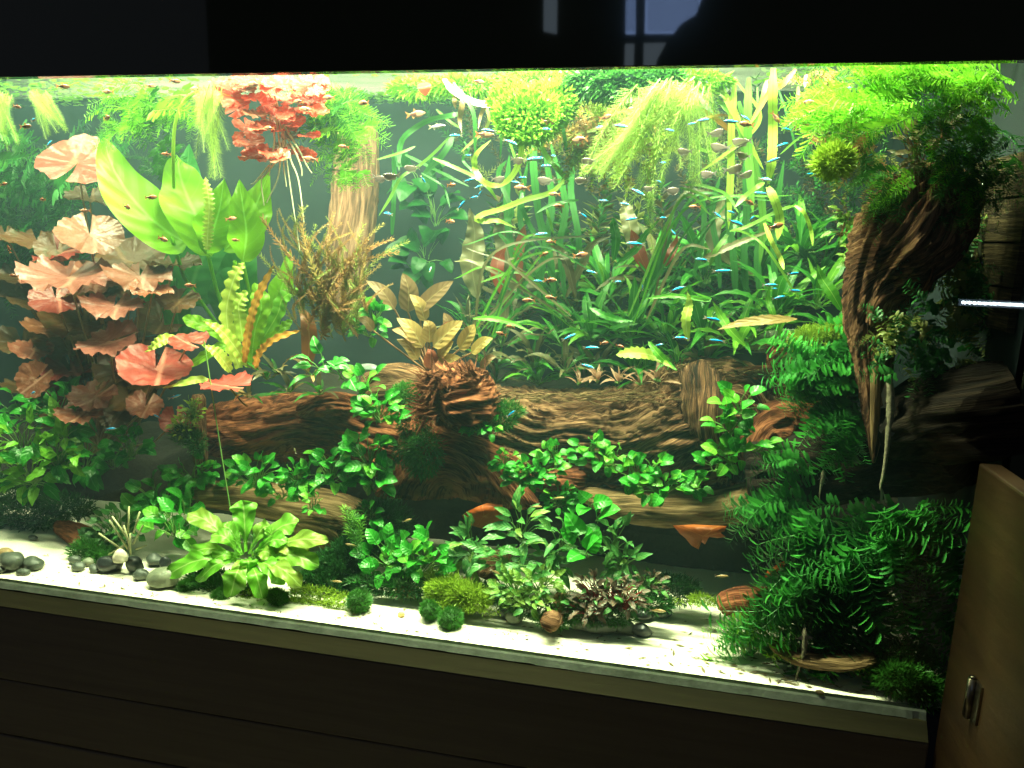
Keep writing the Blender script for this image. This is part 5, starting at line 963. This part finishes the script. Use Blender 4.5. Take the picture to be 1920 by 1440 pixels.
# white plastic mesh behind the stump
wm = thing('white_mesh', P(1440, 650, .30), 'small piece of white plastic mesh glimpsed behind the rusty stump', 'mesh')
mb = MB()
for i in range(11): a = P(1406 + i * 9, 616, .29); b = P(1406 + i * 9, 660, .29); mb.tube([a, b], [.0009] * 2, 4)
for i in range(7): a = P(1404, 618 + i * 7, .291); b = P(1498, 618 + i * 7, .291); mb.tube([a, b], [.0009] * 2, 4)
mb.build('grid', prin('white_plastic', (.8, .8, .7), .4), wm)
a, b = P(1402, 616, .295), P(1498, 662, .295); boxobj('backing', a.x, b.x, .296, .299, b.z, a.z, prin('pale_plastic', (.7, .72, .55), .5), wm)
# floating specks and debris on the sand
vs = []; fs = []
for i in range(620):
    px = rnd(40, 1710); lim = 1092 + .138 * px; py = lim - rnd(6, 95) * (1 if px > 600 else .7) * (1.6 if px > 1250 else 1) * random.random() ** .6
    if px < 1300 and random.random() < .55: continue
    p = PZ(px, py, 0); 
    if not (0.004 < p.y < .3): continue
    p.z = sandz(p.x, p.y) + .0014; l = rnd(.0012, .0052) * (1.5 if px > 1150 else 1.0); a = rnd(0, 3.14) if random.random() < .4 else rnd(-.4, .2); d = Vector((math.cos(a), math.sin(a), rnd(-.1, .3))).normalized() * l; w = Vector((-d.y, d.x, 0)).normalized() * l * rnd(.12, .3); u_ = Vector((0, 0, .0012)); k = len(vs)
    vs += [p - d, p + w, p + d, p - w, p + u_]; fs += [(k, k + 1, k + 4), (k + 1, k + 2, k + 4), (k + 2, k + 3, k + 4), (k + 3, k, k + 4)]
o = link('debris', mesh('debris', vs, fs, prin('debris', (.20, .15, .07), .8, (.06, .05, .03), 40), False)); tag(o, kind='stuff')
# ================================================================== FISH
def fishmat(name, back, side, belly, line=None, rough=.3, tr=.0, lz=(.2, .62)):
    """local Z (height/half height in UV.y) picks the colour band"""
    m, nt, N, L, out = nodes(name); b = N('ShaderNodeBsdfPrincipled'); L(b.outputs[0], out.inputs[0]); b.inputs['Roughness'].default_value = rough; b.inputs['Specular IOR Level'].default_value = .7
    uv = N('ShaderNodeUVMap'); s = N('ShaderNodeSeparateXYZ'); L(uv.outputs[0], s.inputs[0]); r = N('ShaderNodeValToRGB'); L(s.outputs[1], r.inputs[0]); cr = r.color_ramp
    stops = [(0, belly), (.38, belly), (.5, side)] + ([(lz[0], line), (lz[1], line)] if False else []) + [(.72, side), (.85, back)]
    cr.elements[0].position = 0; cr.elements[0].color = (*belly, 1); cr.elements[1].position = 1; cr.elements[1].color = (*back, 1)
    for p, c in stops[1:]: e = cr.elements.new(p); e.color = (*c, 1)
    if line: cr.interpolation = 'LINEAR'
    L(r.outputs[0], b.inputs['Base Color'])
    if tr:
        t = N('ShaderNodeBsdfTransparent'); ms = N('ShaderNodeMixShader'); ms.inputs[0].default_value = tr; L(b.outputs[0], ms.inputs[1]); L(t.outputs[0], ms.inputs[2]); L(ms.outputs[0], out.inputs[0])
    return m
m_fin = leafmat('fish_fin', (.5, .42, .36), (.5, .42, .36), .6)
m_finr = leafmat('fish_fin_orange', (.60, .22, .10), (.60, .22, .10), .6); m_fing = leafmat('fish_fin_grey', (.28, .24, .24), (.28, .24, .24), .6)
def fishmesh(name, hs, ws, mats, dorsal, anal, tail=.2, belly=1.0, yaw=0, wedge=False, nr=10):
    """hs/ws: half heights and widths from nose to tail root; body 0.8 long, tail beyond; nose at +Y"""
    vs = []; fs = []; uv = []; mi = []; n = len(hs)
    for i in range(n):
        t = i / (n - 1); y = .5 - .8 * t
        for k in range(nr):
            a = 2 * math.pi * k / nr; c, s = math.cos(a), math.sin(a); h = hs[i] * (belly if s < 0 else 1)
            vs.append(Vector((ws[i] * c, y, h * s))); uv.append((t, .5 + .5 * s))
    for i in range(n - 1):
        for k in range(nr):
            fs.append((i * nr + k, i * nr + (k + 1) % nr, (i + 1) * nr + (k + 1) % nr, (i + 1) * nr + k)); aa = (k + .5) / nr * 6.283; s = math.sin(aa)
            m_ = 0
            if wedge == 'neon' and -.15 < s < .9 and 0 < i < n - 1: m_ = 1
            if wedge == 'neon' and s < -.2 and i > n // 2: m_ = 3
            if wedge == 'ras' and n // 2 <= i < n - 1 and abs(s) < .75 and (i - n // 2) * .3 + abs(s) < 1.2: m_ = 1
            mi.append(m_)
    fs += [tuple(range(nr))]; mi += [0]
    def fin(pts):
        k = len(vs); vs.extend([Vector((.004 * (j % 2), *p)) for j, p in enumerate(pts)]); uv.extend([(.5, .5)] * len(pts)); fs.extend([(k, k + j, k + j + 1) for j in range(1, len(pts) - 1)]); mi.extend([2] * (len(pts) - 2))
    h = hs[-1]; fin([(-.28, h), (-.38, h * 1.5 + .03), (-.5, tail * .62), (-.46, tail * .3), (-.40, 0)]); fin([(-.28, -h), (-.38, -h * 1.5 - .03), (-.5, -tail * .62), (-.46, -tail * .3), (-.40, 0)]); fin([(-.28, h), (-.41, 0), (-.28, -h)])
    fin(dorsal); fin(anal); fin([(.22, -hs[2] * belly * .6), (.14, -hs[2] * belly * .95), (.06, -hs[2] * belly - .05), (.12, -hs[2] * belly * .6)])
    for sx in (-1, 1):     # eye
        k = len(vs); e = Vector((sx * ws[1] * .92, .5 - .8 / (n - 1) * 1.0, hs[1] * .25)); r = .018
        for j in range(6): vs.append(e + Vector((sx * .003, math.cos(j * 1.047) * r, math.sin(j * 1.047) * r))); uv.append((.5, .5))
        fs.append(tuple(range(k, k + 6))); mi.append(4)
    return mesh(name, vs, fs, mats, True, uv, mi)
m_eye = prin('fish_eye', (.01, .01, .01), .1)
m_blue = prin('blue_stripe', (.0, .42, 1.0), .25, spec=.8, metal=.0); m_redb = prin('red_belly', (.55, .05, .03), .35)
m_neon = fishmat('neon_body', (.10, .20, .22), (.18, .45, .55), (.40, .42, .40)); m_ras = fishmat('rasbora_body', (.30, .09, .045), (.46, .16, .085), (.52, .28, .20), tr=.12); m_wedge = prin('dark_wedge', (.10, .035, .03), .35)
m_hat = fishmat('hatchet_body', (.10, .07, .06), (.19, .14, .13), (.22, .17, .16), tr=.35); m_vio = fishmat('violet_body', (.55, .30, .50), (.62, .50, .62), (.70, .6, .7))
m_brnf = fishmat('brown_body', (.30, .18, .06), (.50, .30, .12), (.6, .45, .25)); m_cat = prin('catfish_skin', (.34, .30, .20), .55, (.13, .11, .07), 260, .4)
NE = fishmesh('neon', [.01, .055, .085, .095, .09, .075, .05, .032], [.008, .035, .05, .052, .048, .036, .02, .008], [m_neon, m_blue, m_fin, m_redb, m_eye], [(.06, .09), (-.02, .16), (-.08, .08)], [(-.05, -.08), (-.14, -.14), (-.22, -.05)], .16, wedge='neon')
RA = fishmesh('rasbora', [.012, .09, .15, .175, .165, .12, .075, .045], [.01, .045, .06, .065, .055, .04, .02, .008], [m_ras, m_wedge, m_finr, m_ras, m_eye], [(.05, .16), (-.04, .30), (-.10, .14)], [(-.05, -.14), (-.14, -.22), (-.2, -.08)], .3, wedge='ras')
HA = fishmesh('hatchet', [.015, .08, .11, .12, .10, .075, .045, .03], [.008, .035, .045, .045, .035, .024, .014, .008], [m_hat, m_hat, m_fing, m_hat, m_eye], [(-.04, .09), (-.14, .17), (-.18, .07)], [(.06, -.30), (-.2, -.28), (-.26, -.04)], .32, belly=3.0)
VI = fishmesh('violet', [.01, .05, .075, .085, .08, .065, .045, .03], [.008, .03, .045, .045, .04, .03, .02, .008], [m_vio, m_vio, m_fin, m_vio, m_eye], [(.06, .08), (-.02, .14), (-.08, .07)], [(-.05, -.08), (-.14, -.14), (-.22, -.05)], .16)
BR = fishmesh('brownfish', [.01, .06, .09, .10, .09, .075, .05, .032], [.008, .035, .05, .052, .048, .036, .02, .008], [m_brnf, m_brnf, m_fin, m_brnf, m_eye], [(.06, .09), (-.02, .16), (-.08, .08)], [(-.05, -.08), (-.14, -.14), (-.22, -.05)], .2)
LM = [(145, 306, 'the orange-red lotus leaf'), (168, 440, 'the pale round lotus leaf'), (128, 520, 'the frilled lotus leaf'), (250, 370, 'the pointed sword leaf'), (390, 410, 'the middle sword leaves'), (430, 590, 'the yellow crinkled leaves'), (292, 690, 'the big round red lotus leaf'),
      (500, 160, 'the red floating leaves'), (520, 300, 'the hanging white roots'), (390, 230, 'the feathery roots over the sword plant'), (270, 200, 'the lime branching stems'), (90, 200, 'the left corner roots'), (640, 220, 'the moss round the tree trunk'), (662, 400, 'the pale tree trunk'), (620, 520, 'the brown feathery bush'),
      (790, 400, 'the dim hanging heart leaves'), (800, 240, 'the arching strap leaf'), (935, 320, 'the looping strap leaf'), (900, 400, 'the hooked strap leaf'), (990, 220, 'the bright moss ball'), (1040, 290, 'the slanting spotted strap leaf'), (1200, 260, 'the large feathery root mass'), (1220, 420, 'the long dangling root'), (1130, 230, 'the tangled tan stems'),
      (1449, 230, 'the widest upright strap leaf'), (1385, 300, 'the upright strap leaves'), (1330, 270, 'the small looping strap'), (1450, 460, 'the drooping yellow strap leaf'), (1562, 302, 'the yellow moss ball'), (1600, 200, 'the brownish hanging plant'), (1100, 620, 'the green lance-leaved bed'), (1250, 540, 'the back of the lance-leaved bed'), (980, 460, 'the dark red pointed leaf'),
      (805, 620, 'the tan oval leaves'), (900, 470, 'the wavy brown leaf'), (1470, 680, 'the rusty stump'), (1150, 720, 'the pale pink tufts'), (925, 785, 'the moss on the main log'), (990, 890, 'the curly green carpet'), (905, 970, 'the orange leaf in the cave'), (740, 1040, 'the wide heart-leaved clump'), (1150, 1120, 'the purplish plant'), (1310, 1000, 'the ragged orange leaf'), (350, 780, 'the short post'), (660, 1010, 'the lower left log end'), (1380, 560, 'the right of the bed')]
HD = ['heading right', 'heading right and up', 'heading up', 'heading left and up', 'heading left', 'heading left and down', 'heading down', 'heading right and down']
FISH = []
def fish(me, name, cat, look, grp, px, py, ang, ln, y, yaw=0):
    p = P(px, py, y); a = math.radians(ang); d = Vector((math.cos(a), rnd(-.6, .6) + yaw, math.sin(a))).normalized()
    z = Vector((-math.sin(a) * math.copysign(1, math.cos(a) + 1e-6), 0, abs(math.cos(a)) + .15)); o = place(name, me, None, p, d, z, ln * PU(p)); 
    o['category'] = cat; o['group'] = grp; lx, ly, lm = min(LM, key=lambda t: (t[0] - px) ** 2 + (t[1] - py) ** 2); dx, dy = px - lx, py - ly
    if dx * dx + dy * dy < 400: w = 'in front of'
    elif abs(dx) > 1.6 * abs(dy): w = 'right of' if dx > 0 else 'left of'
    elif abs(dy) > 1.6 * abs(dx): w = 'below' if dy > 0 else 'above'
    else: w = ('above right of' if dx > 0 else 'above left of') if dy < 0 else ('below right of' if dx > 0 else 'below left of')
    FISH.append([o, look, w, lm, HD[int(((ang % 360) + 22.5) // 45) % 8], px, py])
NEON = [(855, 254, 180, 24), (917, 245, 175, 26), (956, 266, -20, 24), (1026, 242, 175, 20), (1000, 298, 8, 30), (1022, 311, 3, 20), (978, 333, 0, 18), (968, 342, 170, 18), (879, 338, 15, 24), (897, 350, 20, 16), (888, 370, 10, 18), (865, 385, 45, 22), (899, 364, 50, 14), (793, 336, -60, 16), (728, 401, 172, 22), (1013, 439, 8, 22), (1093, 403, -35, 20), (877, 291, -5, 14), (1037, 292, -5, 12),
        (1317, 225, 10, 26), (1373, 228, 178, 28), (1396, 220, -30, 24), (1162, 236, -8, 28), (1123, 238, 0, 14), (1255, 244, -10, 18), (1296, 232, 10, 14), (1466, 272, 18, 28), (1448, 301, 20, 26), (1434, 336, -10, 22), (1427, 362, 178, 26), (1194, 359, -25, 26), (1131, 376, -5, 20), (1170, 382, -8, 20), (1182, 411, 12, 24), (1242, 408, 0, 14), (1344, 402, -35, 16), (1372, 398, 165, 18), (1379, 417, -18, 28), (1410, 409, 40, 12), (1262, 435, -45, 12), (1192, 457, 178, 30),
        (1242, 305, 5, 14), (1235, 340, -20, 12), (1477, 243, 170, 24), (62, 225, 5, 24), (92, 270, 25, 20), (62, 737, 20, 18), (327, 744, 20, 22), (295, 781, 165, 16), (207, 804, 5, 18), (1110, 510, 170, 20), (1158, 528, 5, 14), (1010, 527, 178, 18), (1270, 542, 20, 30), (1205, 539, 90, 10), (807, 505, 80, 10), (1067, 632, 25, 30), (1108, 652, 5, 26), (1100, 686, -10, 26), (958, 776, 40, 22), (1273, 633, 0, 24), (1235, 647, 15, 16),
        (1317, 487, 175, 24), (1353, 508, 3, 30), (1443, 534, 3, 26), (1487, 513, 5, 24), (1490, 545, -5, 26), (1460, 558, 15, 24), (1630, 292, 30, 14), (1527, 328, 175, 26), (1590, 165, 0, 12), (1335, 598, -12, 28), (1345, 639, 175, 26), (1283, 634, 175, 22), (1452, 541, 0, 10)]
RASB = [(779, 214, 10, 40), (908, 252, -2, 40), (1029, 228, 0, 36), (1088, 261, 180, 34), (979, 352, 178, 30), (846, 347, 5, 24), (844, 415, -5, 26), (1048, 386, 180, 28), (1040, 364, 178, 24), (1033, 453, 180, 20), (1400, 233, 175, 36), (1454, 220, -50, 32), (1135, 220, 10, 34), (1303, 388, 178, 26), (1405, 379, -30, 24), (1455, 424, 15, 34), (1510, 193, 5, 34), (1507, 237, 0, 30),
        (118, 162, 0, 24), (203, 172, 178, 28), (282, 161, 5, 24), (328, 152, -5, 28), (32, 200, -15, 22), (200, 221, 5, 30), (48, 237, 5, 24), (312, 289, 178, 26), (283, 370, 5, 26), (238, 388, -8, 26), (80, 374, 178, 22), (7, 345, 10, 20), (433, 410, 10, 26), (305, 448, -12, 26), (17, 467, 100, 18), (27, 517, 175, 22), (357, 535, 180, 26), (617, 183, 178, 30), (477, 158, 175, 34), (370, 167, 180, 30), (583, 298, 175, 34), (160, 395, 180, 24), (442, 450, 180, 22),
        (682, 193, 178, 30), (897, 153, -5, 26), (1020, 477, 25, 24), (1088, 478, 10, 30), (1032, 525, 0, 30), (992, 563, 180, 30), (1033, 558, 175, 28), (940, 626, 165, 22), (957, 612, 175, 22), (1133, 643, 5, 24), (1162, 649, -10, 22), (575, 205, 175, 30), (560, 190, 180, 28), (645, 275, 175, 22), (505, 240, 178, 26), (1180, 205, 5, 24)]
HATC = [(773, 313, 180, 34), (735, 328, 180, 36), (710, 332, -8, 34), (969, 298, -5, 34), (933, 334, 5, 34), (1025, 336, 175, 36), (1092, 336, 180, 34), (1340, 247, 15, 36), (1352, 274, 170, 38), (1392, 263, 178, 40), (1396, 290, 170, 36), (1373, 315, 15, 40), (1329, 324, 175, 34), (1396, 326, 20, 34), (1258, 355, 5, 34), (1285, 282, 175, 30), (1105, 300, 175, 30), (1218, 352, 180, 26)]
def fy(py): return random.choice([.05, .07, .09, .12])
for i, (x, y, a, l) in enumerate(NEON): fish(NE, 'neon_fish', 'fish', 'blue-striped fish', 'small blue-striped fish', x, y, a, l * 1.22 * rnd(.85, 1.12), (.085 if (x in (958,) or 1180 < x < 1330 and y < 390) else fy(y)))
for i, (x, y, a, l) in enumerate(RASB): fish(RA, 'orange_fish', 'fish', 'orange fish', 'small orange fish', x, y, a, l * .98 * rnd(.8, 1.1), fy(y) if not (430 < x < 620) else .10)
for i, (x, y, a, l) in enumerate(HATC): fish(HA, 'hatchet_fish', 'fish', 'grey deep-bellied fish', 'grey deep-bellied fish', x, y, a, l * rnd(.85, 1.05), .09 if 1180 < x < 1300 else fy(y))
fish(VI, 'violet_fish', 'fish', 'slender pale violet fish', None, 819, 237, 0, 46, .1); FISH[-1][0].pop('group') if 'group' in FISH[-1][0] else 0
for x, y, a, l, yy in [(1047, 934, 15, 28, .10), (1005, 950, -3, 24, .10), (763, 976, 25, 24, .10), (660, 1022, 175, 26, .09), (553, 845, 90, 16, .10), (928, 1072, -35, 24, .05), (1232, 1145, 12, 34, .05), (1352, 1080, 10, 26, .08), (630, 1090, -5, 24, .05), (707, 1171, 20, 22, .02)]:
    fish(BR, 'brown_fish', 'fish', 'plain brown fish', 'small plain brown fish', x, y, a, l, yy)
from collections import defaultdict
gr = defaultdict(list)
for f in FISH: gr[(f[1], f[2], f[3])].append(f)
ORD = ['first', 'second', 'third', 'fourth', 'fifth', 'sixth', 'seventh']
for k, fl in gr.items():
    base = f'{k[0]} {k[1]} {k[2]}'; fl.sort(key=lambda f: f[6])
    hs = [f[4] for f in fl]
    for i, f in enumerate(fl):
        if len(fl) == 1: t = base + ', ' + f[4]
        elif len(fl) == 2: t = base + (', the upper one' if i == 0 else ', the lower one')
        else: t = base + (', the topmost' if i == 0 else ', the lowest' if i == len(fl) - 1 else f', {ORD[i]} from the top')
        f[0]['label'] = t
# long thin armoured catfish
def catfish(label, pts, w, fins, taillen, y, forked=True):
    root = thing('thin_catfish', P(*pts[0], y), label, 'catfish'); q = spline([(*a, y, r) for a, r in zip(pts, w)], 30); mb = MB()
    mb.tube([P(a[0], a[1], a[2]) for a in q], [max(.0004, a[3] * PU(P(a[0], a[1], a[2]))) for a in q], 10); mb.build('body', m_cat, root)
    for f in fins:
        mb = MB(); v = [P(*a, y - .002) for a in f]; mb.add(v + [P(*a, y) for a in f], [tuple(range(len(f))), tuple(range(len(f), 2 * len(f)))[::-1]]); mb.build('fin', m_fing, root, smooth=False)
    return root
catfish('long grey whiptailed catfish clinging head up beside the driftwood spike', [(1666, 700), (1668, 725), (1670, 760), (1667, 800), (1662, 850), (1656, 890), (1651, 912), (1654, 925)], [1.2, 7, 8, 6, 4, 3, 2.2, 1.5],
        [[(1661, 715), (1652, 740), (1657, 765), (1664, 735)], [(1672, 715), (1678, 745), (1676, 790), (1671, 760)], [(1662, 780), (1648, 808), (1652, 812), (1664, 795)], [(1670, 790), (1678, 812), (1672, 820), (1668, 800)], [(1651, 912), (1650, 938), (1653, 945), (1656, 925)], [(1654, 915), (1664, 942), (1660, 943)], [(1663, 755), (1650, 765), (1662, 765)]], 20, .05)
catfish('small spotted catfish stuck upright on the shadowed log', [(1544, 882), (1543, 890), (1542, 900), (1539, 914), (1537, 928), (1537, 940)], [1.5, 4, 4, 2.2, 1.2, .6], [[(1540, 892), (1533, 900), (1540, 898)], [(1545, 892), (1552, 897), (1545, 898)], [(1540, 902), (1536, 908), (1541, 906)], [(1543, 902), (1549, 908), (1543, 907)]], 10, .075)
catfish('long thin spotted catfish standing head up on the bright sand at bottom right', [(1509, 1178), (1509, 1190), (1509, 1205), (1508, 1220), (1503, 1240), (1495, 1262), (1492, 1278), (1498, 1288)], [2, 5, 5, 4.5, 2.5, 1.6, 1.2, .6], [[(1505, 1190), (1495, 1198), (1505, 1200)], [(1513, 1190), (1525, 1196), (1513, 1200)], [(1506, 1212), (1502, 1218), (1507, 1218)], [(1508, 1168), (1510, 1180), (1507, 1180)]], 10, .018)
# duckweed and floating leaves seen from below against the lamps
vs = []; fs = []
for i in range(5200):
    x = rnd(XL, XR - .02); y = rnd(.05, .585)
    if noise.noise(Vector((x * 5, y * 6, 3))) + .25 * (x > -.9) * (x < -.35) + .2 * (x < -1.1) < .12: continue
    r_ = rnd(.003, .008); z = WATER - .003 - rnd(0, .004); k = len(vs); t = rnd(0, 6); n_ = 6; tl_ = Vector((rnd(-.3, .3), rnd(-.3, .3)))
    for j in range(n_): a = t + j * 6.283 / n_; vs.append(Vector((x + math.cos(a) * r_, y + math.sin(a) * r_ * .8, z + r_ * (math.cos(a) * tl_.x + math.sin(a) * tl_.y))))
    fs.append(tuple(range(k, k + n_)))
o = link('floating_leaves', mesh('floating_leaves', vs, fs, m_mossb, False)); tag(o, kind='stuff')
# dense dim stems and ribbons filling the back of the tank
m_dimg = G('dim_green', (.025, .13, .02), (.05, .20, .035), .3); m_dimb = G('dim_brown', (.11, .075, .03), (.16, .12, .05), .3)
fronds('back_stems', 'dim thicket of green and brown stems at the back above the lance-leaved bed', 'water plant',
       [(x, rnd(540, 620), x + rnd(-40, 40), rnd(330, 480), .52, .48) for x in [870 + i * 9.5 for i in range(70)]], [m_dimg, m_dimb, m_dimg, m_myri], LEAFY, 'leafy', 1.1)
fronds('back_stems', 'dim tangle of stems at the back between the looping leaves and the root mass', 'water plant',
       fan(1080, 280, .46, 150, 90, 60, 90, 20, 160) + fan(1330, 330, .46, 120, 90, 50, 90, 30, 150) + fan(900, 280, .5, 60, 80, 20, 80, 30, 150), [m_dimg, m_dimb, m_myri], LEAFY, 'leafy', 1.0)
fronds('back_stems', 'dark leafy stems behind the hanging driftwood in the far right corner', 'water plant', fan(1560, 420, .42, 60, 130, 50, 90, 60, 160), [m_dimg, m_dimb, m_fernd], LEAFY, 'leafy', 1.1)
for i, (px, py, ex, ey, mx, my, lab) in enumerate([(900, 620, 1180, 470, 980, 480, 'thin arching ribbon leaves crossing the left of the bed'), (1200, 600, 1490, 400, 1330, 420, 'thin arching ribbon leaves crossing the right of the bed'), (1080, 600, 870, 500, 960, 490, 'thin ribbon leaves arching left over the tan oval leaves')]):
    straps('ribbon_plant', lab, px, py, .25, [(D(.22 + rnd(-.03, .05), (px + rnd(-30, 30), py + rnd(-10, 20)), (mx + rnd(-60, 60), my + rnd(-50, 50)), ((ex + mx) / 2 + rnd(-90, 90), ey + rnd(-40, 70))), rnd(3, 6), random.choice([m_strap, m_strapd, m_cryb, m_crybr])) for _ in range(8)])
straps('surface_ribbon_plant', 'loose pale ribbon leaves floating under the surface at upper centre', 1100, 180, .25, [(D(.2 + rnd(-.03, .1), (x, 150 + rnd(0, 30)), (x + rnd(-50, 50), 210 + rnd(-20, 40)), (x + rnd(-110, 110), 290 + rnd(-50, 70))), rnd(4, 9), random.choice([m_strap, m_strapb, m_strapd, m_myri])) for x in [850 + 38 * i for i in range(18)]])
# low moss and litter joining the front plants
moss('moss_mat', 'low dark moss joining the front plants from heart leaves to purple leaves', [(740, 1100, .075, 90, 14), (900, 1110, .08, 60, 16), (1000, 1140, .06, 60, 14), (1110, 1150, .06, 80, 16), (1210, 1130, .08, 50, 14)], m_mossd, 7000, 11, 2.2)
moss('moss_mat', 'bright crumbs of moss along the inner edge of the white sand', [(560, 1130, .04, 120, 6), (870, 1140, .05, 70, 7), (1280, 1130, .09, 60, 6), (1560, 1245, .02, 120, 7)], m_mossy, 1500, 8, 1.8, out=.3)
